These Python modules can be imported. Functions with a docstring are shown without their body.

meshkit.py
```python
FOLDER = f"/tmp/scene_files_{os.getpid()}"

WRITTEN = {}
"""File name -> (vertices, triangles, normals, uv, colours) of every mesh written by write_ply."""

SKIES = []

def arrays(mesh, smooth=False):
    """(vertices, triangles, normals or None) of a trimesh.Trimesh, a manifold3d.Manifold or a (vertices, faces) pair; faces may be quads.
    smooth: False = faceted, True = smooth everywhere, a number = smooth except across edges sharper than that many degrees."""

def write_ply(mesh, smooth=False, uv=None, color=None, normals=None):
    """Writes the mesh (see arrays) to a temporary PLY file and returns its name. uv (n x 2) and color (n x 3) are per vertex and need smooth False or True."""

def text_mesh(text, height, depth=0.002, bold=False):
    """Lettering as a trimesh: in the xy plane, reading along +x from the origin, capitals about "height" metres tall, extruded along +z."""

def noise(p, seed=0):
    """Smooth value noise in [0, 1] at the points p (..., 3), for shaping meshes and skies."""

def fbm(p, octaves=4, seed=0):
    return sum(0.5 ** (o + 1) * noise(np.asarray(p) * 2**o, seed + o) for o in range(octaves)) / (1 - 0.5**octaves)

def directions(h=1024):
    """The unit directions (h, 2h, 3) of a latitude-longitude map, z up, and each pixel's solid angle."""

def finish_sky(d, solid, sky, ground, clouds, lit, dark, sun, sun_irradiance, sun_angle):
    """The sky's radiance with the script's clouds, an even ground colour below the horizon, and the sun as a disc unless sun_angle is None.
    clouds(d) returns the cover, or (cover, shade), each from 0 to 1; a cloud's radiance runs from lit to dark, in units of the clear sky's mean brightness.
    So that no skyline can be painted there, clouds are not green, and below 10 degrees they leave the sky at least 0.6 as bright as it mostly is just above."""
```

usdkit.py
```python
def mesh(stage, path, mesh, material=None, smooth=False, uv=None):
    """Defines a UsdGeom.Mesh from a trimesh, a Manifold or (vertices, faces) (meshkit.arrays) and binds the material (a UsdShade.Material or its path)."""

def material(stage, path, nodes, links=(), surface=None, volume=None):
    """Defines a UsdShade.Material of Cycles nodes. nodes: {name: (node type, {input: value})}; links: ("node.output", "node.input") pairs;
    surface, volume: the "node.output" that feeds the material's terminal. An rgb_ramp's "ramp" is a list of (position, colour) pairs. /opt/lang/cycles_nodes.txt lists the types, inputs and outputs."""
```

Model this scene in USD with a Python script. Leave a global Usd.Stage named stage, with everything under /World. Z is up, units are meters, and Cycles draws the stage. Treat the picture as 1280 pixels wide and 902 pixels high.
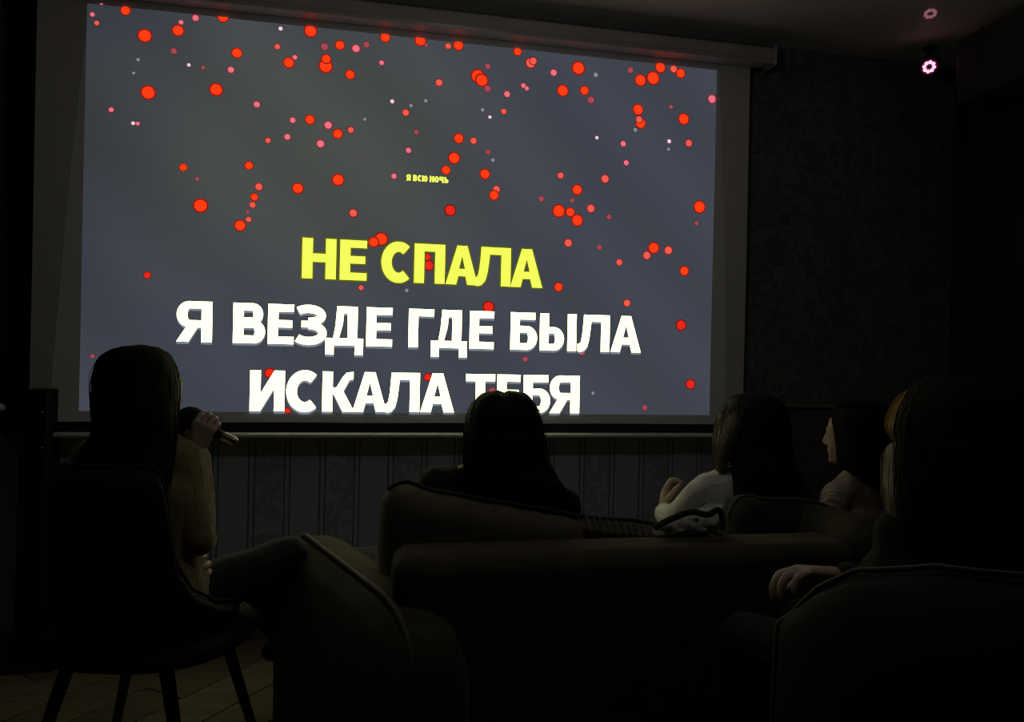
import math, random
import numpy as np, trimesh, manifold3d as m3, usdkit, meshkit
from manifold3d import Manifold
from shapely.geometry import Polygon, LineString, Point, box as sbox
from shapely import affinity, union_all
from scipy.spatial import Delaunay
from pxr import Usd, UsdGeom, UsdLux, UsdShade, Gf, Sdf, Vt

rng = np.random.default_rng(7)
stage = Usd.Stage.CreateInMemory()
UsdGeom.SetStageUpAxis(stage, UsdGeom.Tokens.z)
UsdGeom.SetStageMetersPerUnit(stage, 1.0)
UsdGeom.Xform.Define(stage, '/World')
UsdGeom.Scope.Define(stage, '/World/Looks')

# ------------------------------------------------------------------ camera
F = 925.0                                   # focal length in pixels of the 1280 px frame
YAW, PITCH, ROLL = np.radians([11.42, -0.09, 1.22])
CAM = np.array([0, 0, 1.2])
fw = np.array([math.sin(YAW) * math.cos(PITCH), math.cos(YAW) * math.cos(PITCH), math.sin(PITCH)])
rt0 = np.array([math.cos(YAW), -math.sin(YAW), 0]); up0 = np.cross(rt0, fw)
rt = rt0 * math.cos(ROLL) + up0 * math.sin(ROLL)
up = -rt0 * math.sin(ROLL) + up0 * math.cos(ROLL)
cam = UsdGeom.Camera.Define(stage, '/World/camera')
cam.CreateHorizontalApertureAttr(36.0); cam.CreateVerticalApertureAttr(36.0 * 902 / 1280)
cam.CreateFocalLengthAttr(36.0 * F / 1280)
cam.CreateClippingRangeAttr(Gf.Vec2f(0.05, 100))
cam.CreateExposureAttr(0.0)
M4 = Gf.Matrix4d(*rt, 0, *up, 0, *(-fw), 0, *CAM, 1)
cam.AddTransformOp().Set(M4)

# ------------------------------------------------------------------ room light (the screen itself is the main one)
FILL_POWER = 1.5          # added dim globe lamp above the seats, out of view, as fill light
SCREEN_GAIN = 1.0

# ------------------------------------------------------------------ helpers
def P(px, py, d):
    """World point that lies at depth d (m) along pixel (px, py) of the photograph."""
    return CAM + d * (fw + rt * (px - 640) / F - up * (py - 451) / F)
def W(px, py, y):
    """Point of the world plane y = const on pixel (px, py)."""
    v = fw + rt * (px - 640) / F - up * (py - 451) / F
    return CAM + v * (y / v[1])
VIEW = np.array([math.sin(YAW), math.cos(YAW), 0.0])      # level viewing direction
SIDE = np.array([math.cos(YAW), -math.sin(YAW), 0.0])
UPZ = np.array([0, 0, 1.0])

used = {}
def numbered(parent, name):
    k = (parent, name); n = used.get(k, 0); used[k] = n + 1
    return name if n == 0 else f'{name}_{n:03d}'
def path_of(parent):
    return '/World' if parent is None else str(parent.GetPath())
def tag(o, label=None, cat=None, group=None, kind=None):
    p = o.GetPrim() if hasattr(o, 'GetPrim') else o
    for k, v in (('label', label), ('category', cat), ('group', group), ('kind', kind)):
        if v: p.SetCustomDataByKey(k, v)
    return p
def thing(name, label, cat, loc=(0, 0, 0), group=None):
    x = UsdGeom.Xform.Define(stage, '/World/' + numbered('/World', name))
    x.AddTranslateOp().Set(Gf.Vec3d(*map(float, loc)))
    p = tag(x, label, cat, group)
    ORIG[str(p.GetPath())] = np.array(loc, float)
    return p
ORIG = {}
def origin(parent):
    if parent is None: return np.zeros(3)
    return ORIG.get(str(parent.GetPath()), np.zeros(3))
def obj(name, mesh, mat, parent=None, smooth=40, label=None, col=None):
    """One Mesh prim; the mesh comes in world coordinates and is stored relative to its thing's base."""
    pp = path_of(parent)
    if isinstance(mesh, (list,)): mesh = cat_mesh(mesh)
    if isinstance(mesh, Manifold):
        mm = mesh.to_mesh(); mesh = trimesh.Trimesh(mm.vert_properties[:, :3], mm.tri_verts, process=False)
    v = np.asarray(mesh.vertices) - origin(parent)
    mesh = trimesh.Trimesh(v, np.asarray(mesh.faces), process=False)
    m = usdkit.mesh(stage, pp + '/' + numbered(pp, name), mesh, mat, smooth=smooth)
    p = m.GetPrim()
    if parent is not None: ORIG[str(p.GetPath())] = origin(parent)
    if col is not None:
        UsdGeom.PrimvarsAPI(m).CreatePrimvar('col', Sdf.ValueTypeNames.Color3fArray, 'vertex').Set(Vt.Vec3fArray.FromNumpy(np.asarray(col, np.float32)))
    if label: tag(p, label)
    return p
def struct(name, mesh, mat, parent=None, smooth=False, label=None):
    p = obj(name, mesh, mat, parent, smooth)
    if parent is None: tag(p, label, 'room', kind='structure')
    return p
def cat_mesh(ms):
    out = []
    for m in ms:
        if isinstance(m, Manifold):
            mm = m.to_mesh(); m = trimesh.Trimesh(mm.vert_properties[:, :3], mm.tri_verts, process=False)
        out.append(m)
    return trimesh.util.concatenate(out)
def boxm(x0, y0, z0, x1, y1, z1):
    m = trimesh.creation.box((x1 - x0, y1 - y0, z1 - z0)); m.apply_translation(((x0 + x1) / 2, (y0 + y1) / 2, (z0 + z1) / 2)); return m
def rbox(x0, y0, z0, x1, y1, z1, r=0.01, seg=12):
    """Box with rounded edges (hull of eight balls)."""
    r = min(r, (x1 - x0) / 2.01, (y1 - y0) / 2.01, (z1 - z0) / 2.01)
    s = Manifold.sphere(r, seg)
    return Manifold.batch_hull([s.translate((x, y, z)) for x in (x0 + r, x1 - r) for y in (y0 + r, y1 - r) for z in (z0 + r, z1 - r)])
def frame_mesh(m, o, ex, ey, ez):
    """A mesh given in local axes placed in the world."""
    if isinstance(m, Manifold):
        mm = m.to_mesh(); m = trimesh.Trimesh(mm.vert_properties[:, :3], mm.tri_verts, process=False)
    m = m.copy(); m.vertices = np.asarray(o) + m.vertices @ np.array([ex, ey, ez]); 
    if np.dot(np.cross(ex, ey), ez) < 0: m.invert()
    return m
def ball(p, r, seg=16): return Manifold.sphere(float(r), seg).translate(tuple(map(float, p)))
def hull(pts, rs, seg=16): return Manifold.batch_hull([ball(p, r, seg) for p, r in zip(pts, rs)])
def chain(pts, rs, seg=16):
    return Manifold.batch_boolean([hull(pts[i:i + 2], rs[i:i + 2], seg) for i in range(len(pts) - 1)], m3.OpType.Add)
def union(ms): return Manifold.batch_boolean(ms, m3.OpType.Add)
def soften(man, length=0.018, it=12, fold=0.0, fscale=(6, 6, 6), seed=0, lam=.5):
    man = man.refine_to_length(length)
    mm = man.to_mesh(); t = trimesh.Trimesh(mm.vert_properties[:, :3], mm.tri_verts, process=True)
    trimesh.smoothing.filter_taubin(t, lamb=lam, nu=lam + .03, iterations=it)
    if fold:
        n = t.vertex_normals; v = np.array(t.vertices)
        t.vertices = v + n * ((meshkit.fbm(v * np.array(fscale), 3, seed) - .5) * 2 * fold)[:, None]
    return t
def tube(pts, r, sides=10, caps=True):
    p = np.asarray(pts, float); n = len(p); r = np.broadcast_to(r, (n,))
    t = np.gradient(p, axis=0); t /= np.linalg.norm(t, axis=1, keepdims=True) + 1e-12
    a = np.cross(t[0], [0, 0, 1.0]) if abs(t[0][2]) < .9 else np.cross(t[0], [1.0, 0, 0])
    A = []
    for k in range(n):
        a = a - t[k] * np.dot(a, t[k]); a /= np.linalg.norm(a) + 1e-12; A.append(a)
    A = np.array(A); B = np.cross(t, A); ang = np.arange(sides) * 2 * np.pi / sides
    v = (p[:, None] + r[:, None, None] * (np.cos(ang)[None, :, None] * A[:, None] + np.sin(ang)[None, :, None] * B[:, None])).reshape(-1, 3)
    f = []
    for i in range(n - 1):
        for j in range(sides):
            a_, b_, c_, d_ = i * sides + j, i * sides + (j + 1) % sides, (i + 1) * sides + (j + 1) % sides, (i + 1) * sides + j
            f += [[a_, b_, c_], [a_, c_, d_]]
    if caps:
        v = np.vstack([v, p[0], p[-1]])
        for j in range(sides):
            f.append([n * sides, (j + 1) % sides, j]); f.append([n * sides + 1, (n - 1) * sides + j, (n - 1) * sides + (j + 1) % sides])
    return trimesh.Trimesh(v, f, process=False)
def spline(pts, n=40):
    from scipy.interpolate import PchipInterpolator
    p = np.asarray(pts, float); s = np.r_[0, np.cumsum(np.linalg.norm(np.diff(p, axis=0), axis=1))]
    return PchipInterpolator(s, p)(np.linspace(0, s[-1], n))
def loft(rings, n=40, k=28, power=2.3, fold=0, fscale=(5, 5, 5), seed=0):
    """Closed skin through rings (centre, half-width vector, half-depth vector), bottom/top capped with domes by their own rings."""
    from scipy.interpolate import PchipInterpolator
    R = np.array([np.r_[c, a, b] for c, a, b in rings]); s = np.r_[0, np.cumsum(np.linalg.norm(np.diff(R[:, :3], axis=0), axis=1) + 1e-4)]
    Q = PchipInterpolator(s, R)(np.linspace(0, s[-1], n))
    th = np.arange(k) * 2 * np.pi / k; c, sn = np.cos(th), np.sin(th)
    cx, sx = np.sign(c) * np.abs(c) ** (2 / power), np.sign(sn) * np.abs(sn) ** (2 / power)
    v = (Q[:, None, :3] + cx[None, :, None] * Q[:, None, 3:6] + sx[None, :, None] * Q[:, None, 6:9]).reshape(-1, 3)
    f = []
    for i in range(n - 1):
        for j in range(k):
            a_, b_, c_, d_ = i * k + j, i * k + (j + 1) % k, (i + 1) * k + (j + 1) % k, (i + 1) * k + j
            f += [[a_, c_, b_], [a_, d_, c_]]
    v = np.vstack([v, Q[0, :3], Q[-1, :3]])
    for j in range(k):
        f.append([n * k, j, (j + 1) % k]); f.append([n * k + 1, (n - 1) * k + (j + 1) % k, (n - 1) * k + j])
    t = trimesh.Trimesh(v, f, process=False); t.fix_normals()
    if fold:
        nn = t.vertex_normals; t.vertices = np.array(t.vertices) + nn * ((meshkit.fbm(np.array(t.vertices) * np.array(fscale), 3, seed) - .5) * 2 * fold)[:, None]
    return t
def ploft(rows, d, depth, n=40, k=28, power=2.2, fold=0, fscale=(5, 5, 5), seed=0):
    """Loft from silhouette rows (y, left, right[, depth offset, half depth]) at depth d; half depth in metres."""
    rings = []
    for r in rows:
        y, l, rr = r[:3]; dd = d + (r[3] if len(r) > 3 else 0); hd = r[4] if len(r) > 4 else depth
        rings.append((P((l + rr) / 2, y, dd), SIDE * (rr - l) / 2 * dd / F, VIEW * hd))
    return loft(rings, n, k, power, fold, fscale, seed)
def puff(poly, o, ex, ez, nrm, T, R=0.06, step=0.02, wob=0.0, seed=0, fs=(8, 8, 8), lump=0.0):
    """Pillow: a closed outline (2D, metres along ex, ez from o) swollen to thickness T along nrm."""
    pg = Polygon(poly).buffer(0); L = pg.exterior.length
    rim = np.array([pg.exterior.interpolate(t).coords[0] for t in np.linspace(0, L, max(16, int(L / step)), endpoint=False)])
    x0, y0, x1, y1 = pg.bounds
    g = np.array([(x + (step / 2 if j % 2 else 0), y) for j, y in enumerate(np.arange(y0, y1, step * .87)) for x in np.arange(x0, x1, step)])
    from shapely import points, distance, contains
    gp = points(g); dist = distance(gp, pg.exterior); keep = contains(pg, gp) & (dist > step * .5); g, gd = g[keep], dist[keep]
    # extra rings near the rim for a round edge
    al = np.vstack([rim, g]); ad = np.r_[np.zeros(len(rim)), gd]
    tri = Delaunay(al).simplices; cen = al[tri].mean(1); tri = tri[contains(pg, points(cen))]
    a = al[tri]; area = (a[:, 1, 0] - a[:, 0, 0]) * (a[:, 2, 1] - a[:, 0, 1]) - (a[:, 1, 1] - a[:, 0, 1]) * (a[:, 2, 0] - a[:, 0, 0])
    tri = np.where(area[:, None] > 0, tri, tri[:, ::-1])
    h = T / 2 * np.sqrt(np.maximum(1 - (1 - np.minimum(ad / R, 1)) ** 2, 0))
    base = np.asarray(o) + al[:, :1] * ex + al[:, 1:] * ez
    w = (meshkit.fbm(base * np.array(fs), 3, seed) - .5) * 2 * wob if wob else np.zeros(len(al))
    nr = len(rim); N = len(al)
    top = base + nrm * (h + w)[:, None]; bot = base + nrm * (-h + w)[:, None]
    v = np.vstack([top, bot[nr:]]); idx = np.r_[np.arange(nr), np.arange(N, N + N - nr)]
    f = np.vstack([tri, idx[tri][:, ::-1]])
    t = trimesh.Trimesh(v, f, process=False); t.fix_normals()
    return t
def ppuff(pix, y, T, R=0.06, **k):
    """Pillow from a pixel outline, standing in the world plane y = const."""
    q = np.array([W(a, b, y) for a, b in pix]); o = np.array([0, y, 0])
    return puff(q[:, [0, 2]], o, np.array([1., 0, 0]), UPZ, np.array([0, 1., 0]), T, R, **k)

# ------------------------------------------------------------------ materials
def mat(name, nodes, links, surface, volume=None): return usdkit.material(stage, '/World/Looks/' + name, nodes, links, surface=surface)
def plain(name, color, rough=.6, var=.15, scale=30, bump=0.0, bscale=200, sheen=0.0, metallic=0, spec=None, stretch=(1, 1, 1)):
    c = np.array(color, float)
    pb = {'roughness': rough, 'metallic': metallic}
    if sheen: pb.update({'sheen_weight': sheen, 'sheen_roughness': .35})
    if spec is not None: pb['specular_ior_level'] = spec
    nodes = {'g': ('geometry', {}), 'mp': ('mapping', {'scale': stretch}), 'n': ('noise_texture', {'scale': scale, 'detail': 4}),
             'r': ('rgb_ramp', {'ramp': [(.3, tuple(c * (1 - var))), (.7, tuple(np.minimum(c * (1 + var), 1)))]}), 'p': ('principled_bsdf', pb)}
    links = [('g.position', 'mp.vector'), ('mp.vector', 'n.vector'), ('n.fac', 'r.fac'), ('r.color', 'p.base_color')]
    if bump:
        nodes['n2'] = ('noise_texture', {'scale': bscale, 'detail': 3}); nodes['b'] = ('bump', {'strength': bump, 'distance': .003})
        links += [('mp.vector', 'n2.vector'), ('n2.fac', 'b.height'), ('b.normal', 'p.normal')]
    return mat(name, nodes, links, 'p.BSDF')
def glow(name, color, strength=1.0):
    return mat(name, {'e': ('emission', {'color': color, 'strength': strength})}, [], 'e.emission')
def lin(r, g, b):
    c = np.array([r, g, b]) / 255.0
    return tuple(np.where(c <= .04045, c / 12.92, ((c + .055) / 1.055) ** 2.4))

m_ceiling = mat('ceiling_satin', {'g': ('geometry', {}), 'n': ('noise_texture', {'scale': 1.3}), 'r': ('rgb_ramp', {'ramp': [(.3, (.8, .77, .7)), (.7, (.86, .84, .76))]}),
    'p': ('principled_bsdf', {'roughness': .5, 'coat_weight': .75, 'coat_roughness': .02, 'specular_ior_level': .2})},
    [('g.position', 'n.vector'), ('n.fac', 'r.fac'), ('r.color', 'p.base_color')], 'p.BSDF')
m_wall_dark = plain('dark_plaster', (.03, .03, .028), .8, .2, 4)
m_panel = plain('dark_wood_panel', (.16, .145, .13), .5, .3, 6, stretch=(1, 1, 12))
m_black = plain('black_plastic', (.012, .012, .013), .45, .1)
m_blackmat = plain('matt_black', (.006, .006, .007), .8, .1)
m_white_plastic = plain('white_plastic', (.55, .54, .5), .3, .05, 10)
m_bar = plain('light_metal_bar', (.84, .84, .83), .4, .05, 10)
m_screen = plain('screen_cloth', (.8, .78, .74), .9, .03, 3)
m_border = plain('black_border_cloth', (.014, .017, .034), .8, .1)
m_socket = plain('socket_plastic', (.85, .82, .74), .35, .04)
m_sofa = plain('dark_sofa_fabric', (.072, .061, .036), .85, .25, 14, bump=.5, bscale=500, sheen=.15)
m_cushion = plain('dark_cushion_fabric', (.12, .102, .062), .85, .2, 20, bump=.5, bscale=400, sheen=.25)
m_cushion2 = plain('black_cushion_fabric', (.022, .022, .024), .85, .2, 20, bump=.5, bscale=400, sheen=.25)
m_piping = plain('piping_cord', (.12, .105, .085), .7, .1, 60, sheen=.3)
m_frill = plain('frill_cloth', (.16, .145, .11), .85, .15, 40, sheen=.2)
m_chair = plain('dark_chair_velvet', (.008, .008, .008), .8, .2, 20, bump=.3, bscale=400, sheen=.0)
m_leg = plain('black_chair_leg', (.01, .01, .01), .5, .1)
m_skin = plain('skin', (.58, .42, .33), .5, .08, 40)
m_hair_black = plain('black_hair', (.006, .005, .005), .6, .3, 60, spec=.12, bump=.6, bscale=90, stretch=(6, 6, .6))
m_hair_brown_lit = plain('lit_brown_hair', (.14, .115, .075), .45, .35, 50, bump=.8, bscale=80, stretch=(6, 6, .6))  # lit copy of the dark brown hair, for the bright lock
m_hair_dark = plain('dark_brown_hair', (.016, .013, .01), .55, .35, 50, spec=.15, bump=.8, bscale=80, stretch=(6, 6, .6))
m_hair_blonde_shaded = plain('shaded_blonde_hair', (.014, .01, .004), .6, .35, 50, spec=.08, bump=.8, bscale=80, stretch=(6, 6, .6))  # blonde hair with its shade put into the colour
m_hair_gold_lit = plain('lit_gold_hair', (.42, .25, .04), .5, .25, 50, spec=.3, bump=.8, bscale=80, stretch=(6, 6, .6))  # same hair with the yellow rim light put into the colour
m_hair_fair_lit = plain('lit_fair_hair', (.26, .24, .16), .5, .25, 50, spec=.3, bump=.8, bscale=80, stretch=(6, 6, .6))  # same hair, paler: its lit edge put into the colour
m_sweater = plain('olive_sweater', (.3, .25, .11), .95, .2, 80, bump=.9, bscale=260, sheen=.9)
m_blacktop = plain('black_knit', (.01, .01, .011), .9, .15, 60, bump=.5, bscale=300, sheen=.1)
m_shirt = plain('white_shirt_cloth', (.85, .83, .79), .85, .06, 30, bump=.3, bscale=400)
m_jeans = plain('dark_jeans', (.012, .014, .02), .85, .25, 70, bump=.4, bscale=500, sheen=.3)
m_trousers = plain('black_trousers', (.012, .012, .013), .85, .2, 60)
m_jacket = plain('grey_jacket_cloth', (.42, .4, .34), .85, .15, 30, bump=.4, bscale=300)
m_foam = plain('black_foam', (.008, .008, .009), .95, .2, 200, bump=.8, bscale=500)
m_steel = plain('brushed_handle', (.7, .69, .67), .22, .1, 30, metallic=.9)
m_eye = plain('eye_white', (.6, .58, .55), .2, .02)
m_iris = plain('brown_iris', (.03, .02, .012), .15, .1)
m_lip = plain('lips', (.35, .14, .12), .4, .06)

# pleated blouse: fine pink-beige stripes that follow the cloth
m_blouse = mat('striped_blouse', {'g': ('geometry', {}), 'w': ('wave_texture', {'wave_type': 'bands', 'bands_direction': 'diagonal', 'scale': 14.0, 'distortion': 2.2, 'detail': 2}),
    'r': ('rgb_ramp', {'ramp': [(.2, (.42, .33, .27)), (.6, (.22, .15, .12)), (.9, (.5, .42, .35))]}), 'b': ('bump', {'strength': .6, 'distance': .006}), 'p': ('principled_bsdf', {'roughness': .8})},
    [('g.position', 'w.vector'), ('w.fac', 'r.fac'), ('r.color', 'p.base_color'), ('w.fac', 'b.height'), ('b.normal', 'p.normal')], 'p.BSDF')

# wallpaper: vertical stripes (period 0.29 m: a plain band, thin dark lines, a band with a damask figure)
def wallpaper(name, plainc, figc, linec, period, figscale):
    nodes = {'g': ('geometry', {}), 's': ('separate_xyz', {}), 'd': ('math', {'math_type': 'divide', 'value2': period}), 'fr': ('math', {'math_type': 'fraction'}),
             'line': ('rgb_ramp', {'interpolate': False, 'ramp': [(0, (0, 0, 0)), (.40, (1, 1, 1)), (.425, (0, 0, 0)), (.475, (1, 1, 1)), (.50, (0, 0, 0)), (.90, (1, 1, 1)), (.925, (0, 0, 0)), (.975, (1, 1, 1))]}),
             'band': ('rgb_ramp', {'interpolate': False, 'ramp': [(0, (0, 0, 0)), (.5, (1, 1, 1)), (.9, (0, 0, 0))]}),
             'n': ('noise_texture', {'scale': figscale, 'detail': 3, 'distortion': 1.8}), 'nr': ('rgb_ramp', {'ramp': [(.46, (0, 0, 0)), (.52, (1, 1, 1))]}),
             'fm': ('mix', {'mix_type': 'multiply', 'fac': 1.0}), 'c1': ('mix', {'color1': plainc, 'color2': figc}), 'c2': ('mix', {'color2': linec}),
             'p': ('principled_bsdf', {'roughness': .7})}
    links = [('g.position', 's.vector'), ('s.x', 'd.value1'), ('d.value', 'fr.value1'), ('fr.value', 'line.fac'), ('fr.value', 'band.fac'), ('g.position', 'n.vector'), ('n.fac', 'nr.fac'),
             ('band.color', 'fm.color1'), ('nr.color', 'fm.color2'), ('fm.color', 'c1.fac'), ('c1.color', 'c2.color1'), ('line.color', 'c2.fac'), ('c2.color', 'p.base_color')]
    return mat(name, nodes, links, 'p.BSDF')
m_paper_low = wallpaper('striped_wallpaper', (.5, .63, .72), (.37, .48, .56), (.18, .23, .275), .29, 16)
m_paper_up = mat('dark_damask_wallpaper', {'g': ('geometry', {}), 'n': ('noise_texture', {'scale': 11, 'detail': 3, 'distortion': 2.0}), 'r': ('rgb_ramp', {'ramp': [(.45, (.14, .158, .15)), (.54, (.21, .235, .22))]}), 'p': ('principled_bsdf', {'roughness': .6})},
    [('g.position', 'n.vector'), ('n.fac', 'r.fac'), ('r.color', 'p.base_color')], 'p.BSDF')
def wood(name, a, b):
    return mat(name, {'t': ('texture_coordinate', {}), 'mp': ('mapping', {'scale': (1.5, 22, 22)}), 'n': ('noise_texture', {'scale': 2.4, 'detail': 5, 'distortion': .8}),
        'r': ('rgb_ramp', {'ramp': [(.3, a), (.7, b)]}), 'p': ('principled_bsdf', {'roughness': .42})},
        [('t.object', 'mp.vector'), ('mp.vector', 'n.vector'), ('n.fac', 'r.fac'), ('r.color', 'p.base_color')], 'p.BSDF')
m_planks = [wood('plank_wood_a', (.2, .16, .1), (.34, .28, .18)), wood('plank_wood_b', (.16, .13, .085), (.27, .225, .15)), wood('plank_wood_c', (.24, .2, .13), (.4, .33, .22))]
m_subfloor = plain('floor_joint', (.05, .042, .03), .8)

# ------------------------------------------------------------------ room shell
YW, XL, XR, YB, ZC = 3.28, -2.75, 2.95, -2.2, 2.75
ZR = W(700, 543, YW)[2]                       # chair rail height
fl = struct('floor', boxm(XL, YB, -.06, XR, YW, -.012), m_subfloor, label='brown plank floor')
ang = math.radians(36)                        # planks run diagonally
du, dv = np.array([math.sin(ang), math.cos(ang), 0]), np.array([math.cos(ang), -math.sin(ang), 0])
room = sbox(XL + .005, YB + .005, XR - .005, YW - .005)
vis = sbox(-2.3, .9, 1.4, YW - .005)
rest = []
for j in range(-28, 30):
    for i in range(-6, 7):
        l, w = 1.2, .19
        u0 = i * l + (j * .37 % 1) * l; v0 = j * w
        g = .003
        pg = Polygon([(du * (u0 + a) + dv * (v0 + b))[:2] for a, b in ((g, g), (l - g, g), (l - g, w - g), (g, w - g))]).intersection(room)
        if pg.is_empty or pg.area < .01: continue
        z = -.001 + rng.uniform(-.001, .001)
        sl = trimesh.creation.extrude_polygon(pg, .011 + z, engine='earcut'); sl.apply_translation((0, 0, -.012))
        if pg.intersects(vis):
            # grain runs along the plank: the mesh is kept in plank axes
            p = obj('plank', sl, m_planks[int(rng.integers(3))], fl, smooth=False)
        else: rest.append(sl)
p = obj('far_plank', rest, m_planks[0], fl, smooth=False); tag(p, kind='stuff')
struct('ceiling', boxm(XL, YB, ZC, XR, YW, ZC + .06), m_ceiling, label='satin stretch ceiling')
wf = struct('wall_front', boxm(XL, YW, ZR, XR, YW + .08, ZC), m_paper_up, label='front wall, dark damask wallpaper above and striped wallpaper below')
struct('lower_wallpaper', boxm(XL, YW - .004, 0, XR, YW + .08, ZR), m_paper_low, wf)
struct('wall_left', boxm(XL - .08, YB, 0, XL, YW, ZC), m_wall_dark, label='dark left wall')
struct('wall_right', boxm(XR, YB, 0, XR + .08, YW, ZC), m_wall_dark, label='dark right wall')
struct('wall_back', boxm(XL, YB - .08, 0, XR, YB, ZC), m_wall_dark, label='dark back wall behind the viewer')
struct('baseboard_front', rbox(XL, YW - .02, 0, XR, YW - .004, .08, .004), m_panel, label='dark baseboard under the striped wallpaper')
# chair rail on the wall
struct('trim_1', rbox(XL, YW - .022, ZR - .012, W(960, 543, YW)[0], YW, ZR + .014, .006), m_bar, label='pale chair rail running along the front wall')
# wainscot on the right part of the front wall, its ledge at about 1 m
xw = W(955, 506, YW)[0]; zt = W(1040, 506, YW - .05)[2]
ws = struct('trim_2', rbox(xw, YW - .045, 0, XR, YW - .006, zt - .012, .004), m_panel, label='dark smooth wainscot right of the projection screen')
struct('ledge', rbox(xw, YW - .06, zt - .014, XR, YW - .006, zt, .004), m_bar if False else plain('ledge_paint', (.3, .28, .24), .5, .1), ws)
# flat black upright strip left of the screen
a, b = W(9, 200, YW)[0], W(52, 200, YW)[0]
struct('trim_3', rbox(a, YW - .03, ZR + .015, b, YW, ZC, .004), m_blackmat, label='black vertical strip left of the screen')
# boxed soffit along the right wall
z0 = 2.40
struct('trim_4', rbox(XR - .34, .6, z0, XR, 2.9, ZC - .06, .01), plain('soffit_paint', (.05, .047, .04), .6, .1), label='dark boxed soffit along the right wall under the ceiling')

# ------------------------------------------------------------------ projection screen
YS = 3.2
scr = thing('projection_screen', 'wide white pull-down projection screen showing song lyrics and red dots', 'screen', (0.2, YS, 0))
xl, xr = W(45.5, 60, YS)[0], W(937.5, 110, YS)[0]
zb = W(500, 528.6, YS)[2]; zbb = W(500, 540.2, YS)[2]; zh = 2.64
# cloth with slight sag waves
def cloth(x0, x1, z0, z1, nx=120, nz=40, amp=.0012, y=YS, th=.002):
    xs, zs = np.linspace(x0, x1, nx), np.linspace(z0, z1, nz); X, Z = np.meshgrid(xs, zs)
    Y = y + amp * np.sin((X * 1.0 + Z * .5) * 9) ; v = np.c_[X.ravel(), Y.ravel(), Z.ravel()]; v2 = v + [0, th, 0]
    f = []
    for j in range(nz - 1):
        for i in range(nx - 1):
            q = j * nx + i; f += [[q, q + 1, q + nx + 1], [q, q + nx + 1, q + nx]]
    f = np.array(f); return trimesh.Trimesh(np.vstack([v, v2]), np.vstack([f, f[:, ::-1] + len(v)]), process=False)
obj('fabric', cloth(xl, xr, zb, zh), m_screen, scr, smooth=True)
obj('black_border', rbox(xl, YS - .001, zbb, xr, YS + .002, zb, .0012), m_border, scr)
obj('bottom_bar', rbox(xl - .02, YS - .045, W(500, 545.8, YS)[2], xr + .02, YS + .012, zbb, .009), m_bar, scr)
# housing: rounded tube case with a lower lip
hx0, hx1 = xl - .11, W(968, 70, 3.13)[0]
hz1 = W(960, 57, 3.13)[2]; hz0 = W(962, 79.5, 3.13)[2]
prof = [(3.235, hz1), (3.145, hz1), (3.13, hz1 - .012), (3.126, hz0 + .028), (3.13, hz0 + .02), (3.124, hz0 + .014), (3.128, hz0 + .004), (3.14, hz0), (3.19, hz0), (3.192, hz0 + .02), (3.235, hz0 + .02)]
hs = trimesh.creation.extrude_polygon(Polygon(prof), hx1 - hx0, engine='earcut')
hs = frame_mesh(hs, (hx0, 0, 0), np.array([0, 1., 0]), UPZ, np.array([1., 0, 0]))
obj('housing', hs, m_white_plastic, scr, smooth=30)
for x in (hx0, hx1):
    s = 1 if x == hx1 else -1
    cap = rbox(min(x, x + s * .012), 3.122, hz0 - .003, max(x, x + s * .012), 3.238, hz1 + .003, .005)
    obj('end_cap', cap, m_white_plastic, scr)
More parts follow.
